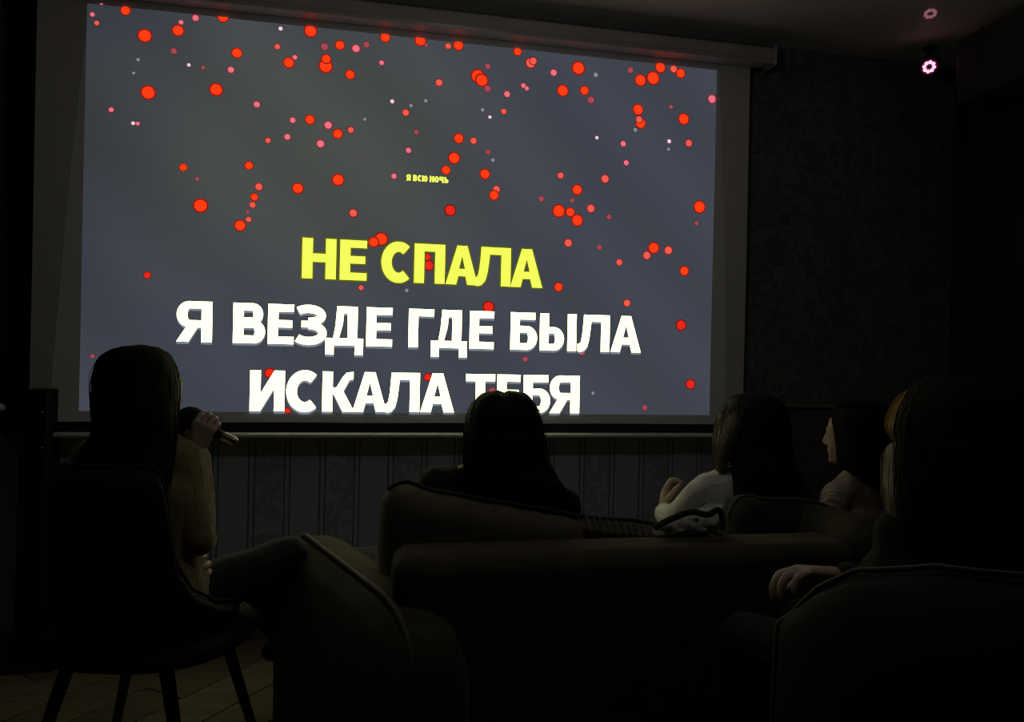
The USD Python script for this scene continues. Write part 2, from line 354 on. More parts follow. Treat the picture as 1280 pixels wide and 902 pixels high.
for x in (hx0 + .25, hx1 - .25):
    obj('wall_bracket', rbox(x - .02, 3.2, hz1 - .004, x + .02, YW, hz1 + .025, .004), m_bar, scr)
# projected picture: emissive light on the cloth
IX0, IX1 = W(104, 260, YS)[0], W(891, 300, YS)[0]
IZ0, IZ1 = W(500, 516, YS)[2], W(500, 46, YS)[2]
g1, g2, g3 = np.array(lin(72, 76, 71)), np.array(lin(66, 71, 84)), np.array(lin(55, 56, 60))
pc = W(390, 190, YS)
m_pic = mat('projected_grey', {'g': ('geometry', {}), 's': ('separate_xyz', {}), 'n': ('noise_texture', {'scale': 1.6, 'detail': 1}),
    'off': ('vector_math', {'math_type': 'subtract', 'vector2': (pc[0], YS, pc[2])}), 'sq': ('vector_math', {'math_type': 'multiply', 'vector2': (.85, 0, 1.25)}), 'len': ('vector_math', {'math_type': 'length'}),
    'nm': ('math', {'math_type': 'multiply_add', 'value2': .5, 'value3': -.25}), 'ad': ('math', {'math_type': 'add'}),
    'r': ('rgb_ramp', {'ramp': [(0, tuple(np.array(lin(74, 77, 72)))), (.45, lin(70, 74, 74)), (.85, lin(67, 71, 79)), (1, lin(64, 68, 78))]}),
    'mx': ('map_range', {'from_min': IX0, 'from_max': IX0 + 1.0, 'to_min': 0, 'to_max': 1, 'clamp': True}),
    'cx': ('rgb_ramp', {'ramp': [(0, (.72, .7, .68)), (.5, (1, 1, 1))]}), 'mz': ('map_range', {'from_min': IZ0, 'from_max': IZ0 + 1.0, 'clamp': True}), 'cz': ('rgb_ramp', {'ramp': [(0, (0, 0, 0)), (1, (1, 1, 1))]}),
    'c': ('mix', {'mix_type': 'multiply'}),
    'wv': ('wave_texture', {'bands_direction': 'diagonal', 'scale': .9, 'distortion': 1.5, 'detail': 1}), 'wr': ('rgb_ramp', {'ramp': [(0, (.93, .93, .93)), (1, (1.05, 1.05, 1.05))]}), 'c3': ('mix', {'mix_type': 'multiply', 'fac': 1.0}),
    'e': ('emission', {'strength': SCREEN_GAIN})},
    [('g.position', 's.vector'), ('g.position', 'n.vector'), ('g.position', 'off.vector1'), ('off.vector', 'sq.vector1'), ('sq.vector', 'len.vector1'), ('n.fac', 'nm.value1'), ('nm.value', 'ad.value1'), ('len.value', 'ad.value2'), ('ad.value', 'r.fac'),
     ('s.x', 'mx.value'), ('mx.result', 'cx.fac'), ('s.z', 'mz.value'), ('mz.result', 'c.fac'), ('r.color', 'c.color1'), ('cx.color', 'c.color2'),
     ('g.position', 'wv.vector'), ('wv.fac', 'wr.fac'), ('c.color', 'c3.color1'), ('wr.color', 'c3.color2'), ('c3.color', 'e.color')], 'e.emission')
m_dot = mat('projected_red', {'a': ('attribute', {'attribute': 'col'}), 'e': ('emission', {'strength': SCREEN_GAIN})}, [('a.color', 'e.color')], 'e.emission')
m_tw = glow('projected_white', (1.9, 1.87, .95), SCREEN_GAIN)   # the lettering is overexposed in the photograph
m_ty = glow('projected_yellow', (.9, 1.0, .11), SCREEN_GAIN)
m_to = glow('projected_outline', lin(95, 98, 20), SCREEN_GAIN)
m_tg = glow('projected_shadow', lin(120, 128, 138), SCREEN_GAIN)
pic = obj('projected_image', cloth(IX0, IX1, IZ0, IZ1, y=YS - .0035, th=.0008, nx=120, nz=30), m_pic, scr, smooth=True)
# black-level light of the projector around the picture: a keystone that widens towards the bottom
mg = [W(107.5, 40, YS), W(84, 250, YS), W(62, 500, YS), W(60, 528, YS), W(907, 529, YS), W(906, 300, YS), W(899, 92, YS)]
mgm = trimesh.creation.extrude_polygon(Polygon([(q[0], max(q[2], zb + .001)) for q in mg] + [(IX1, IZ1), (IX0, IZ1)]), .0004, engine='earcut')
m_margin = mat('projected_black', {'d': ('diffuse_bsdf', {'color': (.78, .77, .74)}), 'e': ('emission', {'color': (.0046, .0048, .0046), 'strength': SCREEN_GAIN}), 'a': ('add_closure', {})}, [('d.BSDF', 'a.closure1'), ('e.emission', 'a.closure2')], 'a.closure')
obj('projected_margin', frame_mesh(mgm, (0, YS - .0018, 0), np.array([1., 0, 0]), UPZ, np.array([0, -1., 0])), m_margin, scr)
DOTS = """127.5,5,2,p 116.2,18.9,3,p 121.6,29.6,3.2,r 157.5,14,6.3,R 181.6,45.4,9,R 223,39,7.5,R 226.8,28.7,3,p 244.9,23.3,4.2,p 279.2,22,7,R 217.8,64.6,4,d 173.2,75.3,2,g
167.7,92,1.6,g 236.5,81.9,2.2,w 254.3,85,2.2,d 289,87.9,4.2,p 185.8,116.2,9.5,R 270.6,112.6,8.5,R 296.5,67,6.7,R 139.7,137.8,3.2,p 167,154.6,2.4,w 172.7,155,2.5,p
229.6,209.6,5,R 247,224,2.6,d 251.1,257.2,9.3,R 300.5,282,7.3,R 311,274.5,3.6,r 310,265,2,d 316,256.4,3.9,r 318.3,246.6,4.9,R 323.9,233.8,4.9,r 311.5,207.4,5.4,R 335.2,176.1,3.5,r 359.3,171.6,4,p
366.1,150.8,3.8,p 387.6,150.1,6.2,R 410.3,156.9,5,p 422.3,167.8,6.3,R 400.8,180.2,5,p 438.5,162.9,3.8,r 372.5,235.7,7,R 422.7,225.1,7.6,R 441.6,266.6,5.1,r 321.3,131.2,4.1,p 388.4,39.6,8,R
351,36.6,2.6,w 346.9,59.2,3.6,r 361.2,79.2,7,R 368.8,72.4,3,p 407.2,83.5,8.7,R 408,74.5,6,R 405.7,59.2,4.9,d 425,57.3,6,R 445,61.5,5,p 458.1,56.6,3.9,d 437.8,93.9,6,R 477,79.2,3,p 184.8,344,4.5,D
116.5,445,2.6,d 337.5,466,6.5,D 359,514,4.6,D 451.4,359.6,3.2,r 481.5,47.5,6.2,R 525.2,51.5,7,R 532.5,57,2,d 560,58.5,3.6,r 572.7,57.5,6.3,R 646.6,65.2,5,R 662.8,79.5,6.3,r 666,77,4.6,r 609.3,83.7,3.6,d
597,96,8.6,R 602,101,8,R 609.3,111.6,4.2,d 548.6,104,4.5,r 490.2,127.4,2.5,w 513.5,132.7,1.9,g 532,126.7,1.9,g 507.1,141.4,4.3,r 520.3,165.9,3,d 510.5,188.5,3.4,p 456,149.7,1.6,g 573.1,173.5,6.2,R
591.6,176.5,4.1,r 609.7,190.4,3,d 615.7,200.6,2.1,g 567.5,198,7.3,R 557.3,213,5.6,R 605.9,218,6.3,R 620.2,236.8,4.4,r 617.2,244.3,6,R 492.4,220.6,3.4,p 562.5,263.2,7,D 602.9,138,1.9,g 612,147,1.9,w
629.3,139.9,3.4,r 633.4,118.4,3.8,p 653.8,107.8,3,p 658,111.2,2.6,p 691.5,91.6,4,p 722.4,86,8,R 702.8,113.9,7,R 730,113.9,5.5,R 737.9,125.6,4.4,d 744,94.3,2.5,g 787.3,88.6,3.6,d 799.7,101,7,R 815.6,98.4,7.9,R
824.6,85,6.3,R 841.2,87.1,4.3,r 849.9,92.4,5.6,R 889,124.4,4.9,p 853.7,149.3,6.6,R 796.7,137.6,6.5,R 800,154.6,6.3,R 798,150,4,r 793.3,162.9,2.1,g 745.4,172.7,2,w 778.2,180.2,3.4,p 835.6,177.2,2.3,w
834.8,187,1.6,g 860,179.5,4.2,r 837.8,134.2,2.3,d 782,204,3.1,p 700.2,219.8,3.9,r 720.9,237.6,6.2,R 755.6,224,5,r 676,248.9,3.4,d 714.5,250.8,2.6,d 697.9,264,7.8,R 712.2,265.5,5.6,R 720.9,275.6,7.1,R
737.9,260.9,5,r 760.5,271.5,2.9,d 709.6,303.9,4.9,r 748.4,309.2,3,d 773.3,328,3.9,r 816.3,310,6.6,R 807.6,319.4,4.8,r 834.4,313,5,r 854.4,338.7,5.6,R 873.3,259,7.3,R 869.5,279.4,2.3,d 476.6,299,8.2,R
467,302.8,6.5,R 535.8,332,6.2,D 534.3,321.5,4.2,D 508.3,363,2,g 610.4,383.7,7,D 697.5,358.8,5.3,R 782.8,378.8,4.3,r 850.3,406.3,6.2,D 726.6,440,4.2,d 656,448.6,3.2,d 534.3,471,4.6,D 615,488.5,4.4,d 862,479.9,5.7,D
805,509,3.2,d 740.5,491,1.6,g""".split()
COL = {'R': (lin(255, 62, 20), lin(160, 28, 22)), 'D': (lin(232, 40, 24), lin(130, 22, 22)), 'r': (lin(240, 92, 78), lin(150, 30, 30)), 'p': (lin(235, 115, 130), lin(165, 35, 48)),
       'd': (lin(165, 72, 82), lin(110, 46, 56)), 'w': (lin(245, 205, 220), lin(130, 80, 95)), 'g': (lin(135, 138, 142), lin(85, 88, 95))}
for k_, s in enumerate(DOTS):
    px, py, r, kd = s.split(','); px, py, r = float(px), float(py), float(r)
    c = W(px, py, YS); rad = (r + .6) * np.linalg.norm(W(px + 1, py, YS) - c)
    disc = Point(c[0], c[2]).buffer(rad, 12).intersection(sbox(IX0, IZ0, IX1, IZ1 - .004 + .008))
    n = 24; core, rim = COL[kd]; V = [(c[0], c[2])]; CO = [core]
    for q, cc in ((.72, core), (.86, rim), (1.0, tuple(np.array(rim) * .55))):
        for t in range(n):
            x_, z_ = c[0] + rad * q * math.cos(2 * math.pi * t / n), c[2] + rad * q * math.sin(2 * math.pi * t / n)
            V.append((min(max(x_, IX0), IX1), min(max(z_, IZ0 + .0005), IZ1 + .002))); CO.append(cc)
    f = [[0, 1 + t, 1 + (t + 1) % n] for t in range(n)]
    for l in range(2):
        for t in range(n):
            a_, b_ = 1 + l * n + t, 1 + l * n + (t + 1) % n; f += [[a_, a_ + n, b_ + n], [a_, b_ + n, b_]]
    yy = YS - .0062 - .00002 * k_
    obj('red_dot', trimesh.Trimesh([(x, yy, z) for x, z in V], f, process=False), m_dot, pic, smooth=False, col=CO)

# lettering
def arc(cx, cy, rx, ry, a0, a1, t, n=28):
    a = np.radians(np.linspace(a0, a1, n)); return LineString(np.c_[cx + rx * np.cos(a), cy + ry * np.sin(a)]).buffer(t / 2, cap_style='flat')
def glyph(ch, w, t=.245, h=.18):
    R = lambda x0, y0, x1, y1: sbox(x0, y0, x1, y1)
    PG = lambda *p: Polygon(p)
    def bowl(x0, x1, y0, y1, hh=h):
        r = (y1 - y0) / 2
        o = union_all([R(x0, y0, x1 - r * .9, y1), affinity.scale(Point(x1 - r * .9, (y0 + y1) / 2).buffer(1, 24), r * .9, r)])
        ri = r - hh * .95
        i = union_all([R(x0, y0 + hh * .95, x1 - r * .95, y1 - hh * .95), affinity.scale(Point(x1 - r * .95, (y0 + y1) / 2).buffer(1, 24), max(r * .95 - t, .03), max(ri, .02))])
        return o.difference(i)
    if ch == 'Н': return union_all([R(0, 0, t, 1), R(w - t, 0, w, 1), R(0, .42, w, .62)])
    if ch == 'Е': return union_all([R(0, 0, t, 1), R(0, 0, w, h), R(0, 1 - h, w, 1), R(0, .42, w * .94, .42 + h)])
    if ch == 'Г': return union_all([R(0, 0, t, 1), R(0, 1 - h, w, 1)])
    if ch == 'П': return union_all([R(0, 0, t, 1), R(w - t, 0, w, 1), R(0, 1 - h, w, 1)])
    if ch == 'Т': return union_all([R(w / 2 - t / 2, 0, w / 2 + t / 2, 1), R(0, 1 - h, w, 1)])
    if ch == 'И': return union_all([R(0, 0, t, 1), R(w - t, 0, w, 1), PG((0, 0), (t, 0), (w, 1), (w - t, 1))])
    if ch == 'А':
        o = PG((0, 0), (w * .345, 1), (w * .655, 1), (w, 0), (w - t * 1.08, 0), (w - t * 1.08 - .065 * w, .22), (t * 1.08 + .065 * w, .22), (t * 1.08, 0))
        return o.difference(PG((w * .395, .4), (w * .5, .76), (w * .605, .4)))
    if ch == 'Л':
        b = PG((w * .19, 1), (w, 1), (w, 0), (w - t, 0), (w - t, 1 - h), (w * .42, 1 - h), (w * .395, .6), (w * .36, .33), (w * .3, .12), (w * .2, .01), (w * .1, -.02), (0, 0), (0, .2), (w * .06, .2), (w * .11, .27), (w * .145, .45), (w * .17, .7))
        return b
    if ch == 'Д':
        o = union_all([PG((w * .17, 0), (w * .26, .5), (w * .3, 1), (w * .84, 1), (w * .84, 0)), R(0, 0, w, h), R(0, -.24, t * .85, h), R(w - t * .85, -.24, w, h)])
        return o.difference(PG((w * .35, h), (w * .45, .55), (w * .475, 1 - h), (w * .84 - t, 1 - h), (w * .84 - t, h)))
    if ch == 'Я':
        o = union_all([R(w - t, 0, w, 1), affinity.scale(bowl(0, w, .36, 1), -1, 1, origin=(w / 2, 0)), PG((0, 0), (t * 1.12, 0), (w * .66, .46), (w * .34, .46))]); return o
    if ch == 'В': return union_all([R(0, 0, t, 1), bowl(0, w * .93, .46, 1, .19), bowl(0, w, 0, .58, .2)])
    if ch == 'Б': return union_all([R(0, 0, t, 1), R(0, 1 - h, w * .92, 1), bowl(0, w, 0, .64)])
    if ch == 'Ь': return union_all([R(0, 0, t, 1), bowl(0, w, 0, .63)])
    if ch == 'Ы': return union_all([glyph('Ь', w * .66, t, h), R(w - t, 0, w, 1)])
    if ch == 'С': return arc(w * .56, .5, w * .56 - .13, .5 - .1, 52, 308, .25).union(arc(w * .56, .5, w * .56 - .11, .5 - .1, 52, 308, .2)).intersection(R(0, -.02, w, 1.02))
    if ch == 'З': return union_all([arc(w * .42, .745, w * .42, .165, -90, 140, .2), arc(w * .42, .295, w * .46, .205, -140, 90, .2), R(w * .2, .44, w * .5, .6)]).intersection(R(0, -.02, w, 1.02))
    if ch == 'К':
        return union_all([R(0, 0, t, 1), R(0, .44, w * .5, .6), PG((w * .36, .5), (w * .62, .86), (w * .75, .98), (w * .96, 1), (w * .96, .82), (w * .84, .8), (w * .6, .44)), PG((w * .3, .52), (w * .6, .58), (w, 0), (w * .64, 0))])
    if ch == 'О': return affinity.scale(Point(w / 2, .5).buffer(1, 24), w / 2, .5).difference(affinity.scale(Point(w / 2, .5).buffer(1, 24), w / 2 - t, .5 - h))
    if ch == 'Ю': return union_all([R(0, 0, t, 1), R(0, .42, w * .5, .6), affinity.translate(glyph('О', w * .66, t * .8, h), w * .34, 0)])
    if ch == 'Ч': return union_all([R(w - t, 0, w, 1), R(0, .5, t, 1), R(t * .3, .38, w, .38 + h)])
LINES = [
  ('y', (378, 297.5), (378, 347.5), [('Н', 378.2, 420.1), ('Е', 425.4, 458.3), ('С', 476.7, 514.9), ('П', 518.1, 555.8), ('А', 557.6, 597), ('Л', 592.8, 637.8), ('А', 638.3, 677.5)]),
  ('w', (222, 376), (222, 426.5), [('Я', 221.7, 265.8), ('В', 292.2, 331.8), ('Е', 335.6, 367.6), ('З', 369.5, 408.4), ('Д', 407.4, 454.4), ('Е', 458.3, 490.3), ('Г', 510.9, 542.2), ('Д', 539, 583.8), ('Е', 587, 617), ('Б', 638, 671), ('Ы', 674.5, 719.8), ('Л', 721.6, 761.3), ('А', 763, 800.5)]),
  ('w', (313, 462.5), (313, 513), [('И', 313, 356), ('С', 358, 399.5), ('К', 403.3, 443), ('А', 441, 483.4), ('Л', 480.8, 524.3), ('А', 525.6, 567.5), ('Т', 582, 618), ('Е', 621, 649.7), ('Б', 653.8, 687), ('Я', 686.6, 723.5)]),
  ('y', (509, 218.8), (509, 226), [('Я', 508, 513), ('В', 516.2, 521), ('С', 522, 526.3), ('Ю', 527.5, 534), ('Н', 537, 542.2), ('О', 543, 548.2), ('Ч', 549.3, 554), ('Ь', 555.5, 560)])]
for li, (cl, tp, bt, gl) in enumerate(LINES):
    z1, z0 = W(*tp, YS)[2], W(*bt, YS)[2]; H = z1 - z0
    for ch, l, r in gl:
        ym = (tp[1] + bt[1]) / 2
        xa, xb = W(l, ym, YS)[0], W(r, ym, YS)[0]
        sh = glyph(ch, (xb - xa) / H)
        sh = affinity.translate(affinity.scale(sh, H, H, origin=(0, 0)), xa, z0).buffer(0.0012).buffer(0)
        def flat(s, y, th=.0008):
            ms = [trimesh.creation.extrude_polygon(q, th, engine='earcut') for q in getattr(s, 'geoms', [s]) if q.area > 1e-7]
            return frame_mesh(trimesh.util.concatenate(ms), (0, y, 0), np.array([1., 0, 0]), UPZ, np.array([0, -1., 0]))
        lp = obj('letter', flat(sh, YS - .0105), m_ty if cl == 'y' else m_tw, pic, smooth=False)
        if li == 0: obj('letter_outline', flat(sh.buffer(.0055), YS - .0094, .0004), m_to, pic, smooth=False)
        elif li < 3: obj('letter_shadow', flat(affinity.translate(sh, 0, -.009), YS - .0094, .0004), m_tg, pic, smooth=False)

# ------------------------------------------------------------------ sofa
SY = 1.765                                     # back's rear top edge runs along the wall direction
xs0, xs1 = W(508, 676, SY)[0], W(1062, 665, SY)[0]
zs = W(508, 676, SY + .15)[2]
sofa = thing('sofa', 'low dark two-seat sofa seen from behind, with an angled left arm', 'sofa', ((xs0 + xs1) / 2, 2.1, 0))
S0 = xs0 - .03
obj('back', soften(rbox(S0, SY - .03, .1, xs1 + .02, SY + .15, zs + .004, .05, 24), .05, 4), m_sofa, sofa)
obj('seat_base', rbox(S0 + .02, SY + .12, .08, xs1, SY + .78, .3, .03), m_sofa, sofa)
xm = (S0 + xs1) / 2
for a_, b_ in ((S0 + .03, xm), (xm, xs1 - .02)):
    obj('seat_cushion', soften(rbox(a_ + .004, SY + .16, .29, b_ - .004, SY + .78, .42, .04, 16), .04, 6), m_cushion2, sofa)
for x, y in ((S0 + .08, SY + .03), (xs1 - .06, SY + .03), (S0 + .08, SY + .7), (xs1 - .06, SY + .7)):
    obj('foot', trimesh.creation.cylinder(.022, .1, transform=trimesh.transformations.translation_matrix((x, y, .05))), m_leg, sofa)
# angled left arm
ZA = .63
Na = P(512, 772, 1.66); Fa = P(384, 674, 2.36)
Na[2] = Fa[2] = ZA
dirA = (Fa - Na) / np.linalg.norm(Fa - Na); outA = np.array([-dirA[1], dirA[0], 0]); outA = outA if outA @ -SIDE > 0 else -outA
L = np.linalg.norm(Fa - Na)
sec = [(-.15, .02), (-.155, .35), (-.15, .52), (-.12, .6), (-.06, .628), (0, .632), (.03, .62), (.062, .58), (.085, .5), (.098, .38), (.1, .22), (.098, .1), (.098, .02)]
def armring(s, drop=0, shrink=1.0):
    c = Na + dirA * s; c[2] = 0
    return [c + outA * (o * shrink) + UPZ * (z - drop * (z / .63)) for o, z in sec]
st = [(-.06, .2, .5), (-.05, .1, .8), (-.02, .05, .95), (.05, .015, 1), (.15, 0, 1), (.3, 0, 1), (.45, 0, 1), (.6, 0, 1), (L - .05, 0, 1), (L - .01, .004, .99), (L + .015, .02, .95), (L + .025, .05, .85)]
rings = np.array([armring(s, d_, k_) for s, d_, k_ in st]); nk = rings.shape[1]
v = rings.reshape(-1, 3); f = []
for i in range(len(st) - 1):
    for j in range(nk):
        a_, b_ = i * nk + j, i * nk + (j + 1) % nk; f += [[a_, b_, b_ + nk], [a_, b_ + nk, a_ + nk]]
for e in (0, len(st) - 1):
    c = len(v); v = np.vstack([v, rings[e].mean(0)])
    for j in range(nk): f.append([c, e * nk + j, e * nk + (j + 1) % nk])
arm = trimesh.Trimesh(v, f, process=False); arm.fix_normals()
arm = arm.subdivide(); arm = arm.subdivide(); trimesh.smoothing.filter_taubin(arm, iterations=6)
armp = obj('arm', arm, m_sofa, sofa, smooth=True)
pp = [Na + dirA * s + outA * .012 + UPZ * (.004 - d_) for s, d_ in ((-.045, .13), (-.02, .06), (.05, .016), (.15, 0), (.4, 0), (.6, 0), (L - .02, 0), (L + .01, .015))]
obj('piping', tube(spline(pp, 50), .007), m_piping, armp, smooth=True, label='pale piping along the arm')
# right arm, its rounded top just showing
ra = soften(union([rbox(xs1 - .02, SY - .02, .1, xs1 + .14, SY + .76, .7, .05, 20), hull([(xs1 + .06, SY + .04, .72), (xs1 + .06, SY + .7, .68)], [.075, .075], 24)]), .03, 8)
obj('arm', ra, m_sofa, sofa)

# cushions leaning over the sofa's back
yc = 2.03
c1 = [(473, 740), (472.5, 690), (473.5, 650), (477, 625), (484, 610), (495, 602.5), (507, 600), (519, 603), (535, 609), (570, 615.5), (620, 624), (680, 634), (735, 644), (790, 648), (828, 656), (838, 668), (838, 740)]
big = thing('back_cushion', 'large slumped brown cushion on the sofa behind the woman in black', 'cushion', W(650, 740, yc))
cp = obj('cushion_body', ppuff(c1, yc, .17, .07, step=.018, wob=.008, seed=3), m_cushion, big, smooth=True)
e = spline([W(a_, b_, yc) - [0, .03, 0] for a_, b_ in c1[4:15]], 70)
obj('piping', tube(e, .006), m_cushion2, cp, smooth=True)
# frilled strip along its right half
def frill(p0, p1, n, amp, hgt, mats, parent, seed):
    r_ = np.random.default_rng(seed); t = np.linspace(0, 1, n * 8)
    ph = np.cumsum(r_.uniform(.6, 1.4, len(t))) / 8 * 2 * np.pi
    rows = []
    for q, a_ in ((0, .2), (.35, .7), (.7, 1), (1, 1.15)):
        pts = p0 + (p1 - p0) * t[:, None]; pts[:, 1] += amp * a_ * np.sin(ph) - .01 - .02 * q; pts[:, 2] -= hgt * q + amp * .5 * np.sin(ph * 1.0 + 1) * (1 if q < .2 else .4); rows.append(pts)
    V = np.array(rows); N = len(t); v = V.reshape(-1, 3); f = []
    for i in range(3):
        for j in range(N - 1):
            q = i * N + j; f += [[q, q + 1, q + N + 1], [q, q + N + 1, q + N]]
    f = np.array(f); th = np.array([0, .004, 0])
    m = trimesh.Trimesh(np.vstack([v, v + th]), np.vstack([f, f[:, ::-1] + len(v)]), process=False)
    return obj('frill', m, mats, parent, smooth=True, label='gathered frill along the cushion edge')
frill(W(728, 646, yc - .07), W(822, 657, yc - .07), 11, .011, .028, m_frill, cp, 5)
yc2 = 2.06
c2 = [(904, 730), (904, 660), (905, 642), (910, 628), (919, 619), (931, 617), (950, 621), (975, 621), (1000, 622), (1024, 629), (1044, 640), (1056, 652), (1060, 730)]
sm = thing('throw_cushion', 'smaller black cushion on the sofa behind the woman in the white shirt', 'cushion', W(980, 730, yc2))
cp2 = obj('cushion_body', ppuff(c2, yc2, .16, .06, step=.018, wob=.006, seed=4), m_cushion2, sm, smooth=True)
obj('piping', tube(spline([W(a_, b_, yc2) - [0, .03, 0] for a_, b_ in c2[2:12]], 60), .005), m_cushion, cp2, smooth=True)
jk = thing('draped_jacket', 'pale grey crumpled jacket lying on top of the sofa between the two cushions', 'jacket', W(862, 680, 1.85))
cj = [(816, 672), (818, 662), (826, 653), (838, 651), (850, 645), (866, 642), (880, 645), (892, 641), (901, 645), (903, 672)]
obj('cloth', ppuff(cj, 1.88, .045, .03, step=.007, wob=.03, fs=(38, 30, 60), seed=8), m_jacket, jk, smooth=True)
obj('collar', tube(spline([W(818, 660, 1.8), W(840, 648, 1.8), W(866, 639.5, 1.8), W(884, 643, 1.8), W(897, 637, 1.8), W(902.5, 645, 1.8), W(902.5, 662, 1.8)], 40), .0085), m_cushion2, jk, smooth=True, label='dark collar edge of the jacket')

# ------------------------------------------------------------------ people
def nrm(a): a = np.asarray(a, float); return a / np.linalg.norm(a)
def head_parts(c, fwd, upv=UPZ, s=1.0):
    """Head (one manifold) in its own axes: x right, y forward, z up; the face with brow, nose, lips, chin, ears."""
    fwd = nrm(fwd); upv = nrm(np.asarray(upv) - fwd * np.dot(upv, fwd)); rtv = np.cross(fwd, upv)
    T = lambda p: np.asarray(c) + s * (rtv * p[0] + fwd * p[1] + upv * p[2])
    H = lambda ps: hull([T(p[:3]) for p in ps], [p[3] * s for p in ps], 20)
    parts = [H([(0, -.035, .03, .07), (0, .02, .035, .068), (0, -.01, .05, .062)]),
             H([(-.03, .055, .02, .032), (.03, .055, .02, .032), (-.036, .05, -.03, .026), (.036, .05, -.03, .026), (0, .062, -.082, .02), (-.045, .0, -.055, .022), (.045, 0, -.055, .022), (0, .02, .04, .06)]),
             H([(0, .084, .018, .007), (0, .0985, -.024, .009), (0, .08, -.03, .012)]), H([(-.011, .09, -.031, .007), (.011, .09, -.031, .007)]),
             H([(-.02, .073, -.053, .005), (.02, .073, -.053, .005), (0, .083, -.051, .006)]), H([(-.016, .074, -.061, .005), (.016, .074, -.061, .005), (0, .082, -.062, .0065)]),
             H([(0, .07, -.088, .014), (0, .06, -.085, .02)]),
             H([(-.045, .078, .026, .006), (-.012, .086, .028, .006)]), H([(.045, .078, .026, .006), (.012, .086, .028, .006)])]
    for sg in (-1, 1):
        parts.append(H([(sg * .074, -.012, .012, .012), (sg * .073, -.006, -.03, .008), (sg * .078, -.02, .0, .012)]))
    eyes = [ball(T((sg * .031, .07, .004)), .0125 * s, 16) for sg in (-1, 1)]
    iris = [ball(T((sg * .031, .0775, .004)), .0062 * s, 12) for sg in (-1, 1)]
    lips = H([(-.017, .0765, -.056, .0035), (.017, .0765, -.056, .0035), (0, .0868, -.056, .005)])
    return union(parts), eyes, iris, lips, T
def hand_man(wrist, d, palm, side, curl=.5, s=1.0, spread=.12):
    """Palm and five separate fingers. d: towards the fingers, palm: palm normal, side: +1 thumb along cross(d, palm)."""
    d = nrm(d); palm = nrm(np.asarray(palm) - d * np.dot(palm, d)); x = np.cross(d, palm) * side
    w = np.asarray(wrist, float); ms = [hull([w, w + d * .035 * s + x * .022 * s, w + d * .035 * s - x * .02 * s, w + d * .085 * s + x * .03 * s, w + d * .08 * s - x * .03 * s], [.02 * s, .014 * s, .013 * s, .0115 * s, .011 * s])]
    def rot(v, ang): return v * math.cos(ang) + palm * math.sin(ang)
    for k, (ox, oy, ln) in enumerate(((.029, .085, .074), (.0095, .09, .082), (-.010, .087, .077), (-.028, .079, .06))):
        p = w + d * oy * s + x * ox * s; a = curl * .5; dd = nrm(d + x * spread * (1 - k * .67))
        pts, rs = [p], [.0098 * s]
        for q, (fr, da) in enumerate(((.45, 0), (.31, curl), (.24, curl * .8))):
            a += da; p = p + (dd * math.cos(a) + palm * math.sin(a)) * ln * fr * s; pts.append(p); rs.append((.0092, .0083, .0072)[q] * s)
        ms.append(chain(pts, rs, 12))
    p0 = w + d * .025 * s + x * .02 * s; p1 = p0 + (d * .55 + x * .75 + palm * .3) * .035 * s; p2 = p1 + (d * .85 + x * .25 + palm * .45) * .032 * s; p3 = p2 + (d * .9 - x * .1 + palm * .5 * (.4 + curl)) * .026 * s
    ms.append(chain([p0, p1, p2, p3], [.014 * s, .0115 * s, .0102 * s, .008 * s], 12))
    return union(ms)
def strands(name, starts, mat_, parent, w=.0006, label=None):
    """Loose hair: curves, one object."""
    pp_ = path_of(parent); c = UsdGeom.BasisCurves.Define(stage, pp_ + '/' + numbered(pp_, name))
    pts = np.vstack(starts) - origin(parent)
    c.CreatePointsAttr(Vt.Vec3fArray.FromNumpy(pts.astype(np.float32))); c.CreateCurveVertexCountsAttr(Vt.IntArray([len(s) for s in starts]))
    c.CreateTypeAttr('linear'); c.CreateWidthsAttr(Vt.FloatArray([w * 2] * len(pts))); c.SetWidthsInterpolation('vertex')
    UsdShade.MaterialBindingAPI.Apply(c.GetPrim()).Bind(mat_); tag(c, label, kind='stuff'); return c
def hair_strands(rows, d, depth, count, mat_, parent, seed, out=1.02, name='loose_strands', wav=.004):
    """Strands lying on a hair loft given by its silhouette rows."""
    r_ = np.random.default_rng(seed); ys = np.array([q[0] for q in rows], float)
    A = np.array([[(q[1] + q[2]) / 2, (q[2] - q[1]) / 2, d + (q[3] if len(q) > 3 else 0), q[4] if len(q) > 4 else depth] for q in rows])
    S = []
    for _ in range(count):
        th = r_.uniform(0, 2 * np.pi); y0 = ys[0] + (ys[-1] - ys[0]) * r_.uniform(0.02, .3); y1 = min(ys[-1] + 3, y0 + (ys[-1] - ys[0]) * r_.uniform(.4, 1.0)); o = out + r_.normal(0, .012); ph, fr = r_.uniform(0, 6), r_.uniform(.02, .05)
        P_ = []
        for y in np.linspace(y0, y1, 14):
            cx, hw, dd, hd = [np.interp(y, ys, A[:, k]) for k in range(4)]
            P_.append(P(cx, y, dd) + SIDE * hw * dd / F * math.cos(th) * o + VIEW * hd * math.sin(th) * o + SIDE * wav * math.sin(y * fr + ph))
        S.append(np.array(P_))
    strands(name, S, mat_, parent)
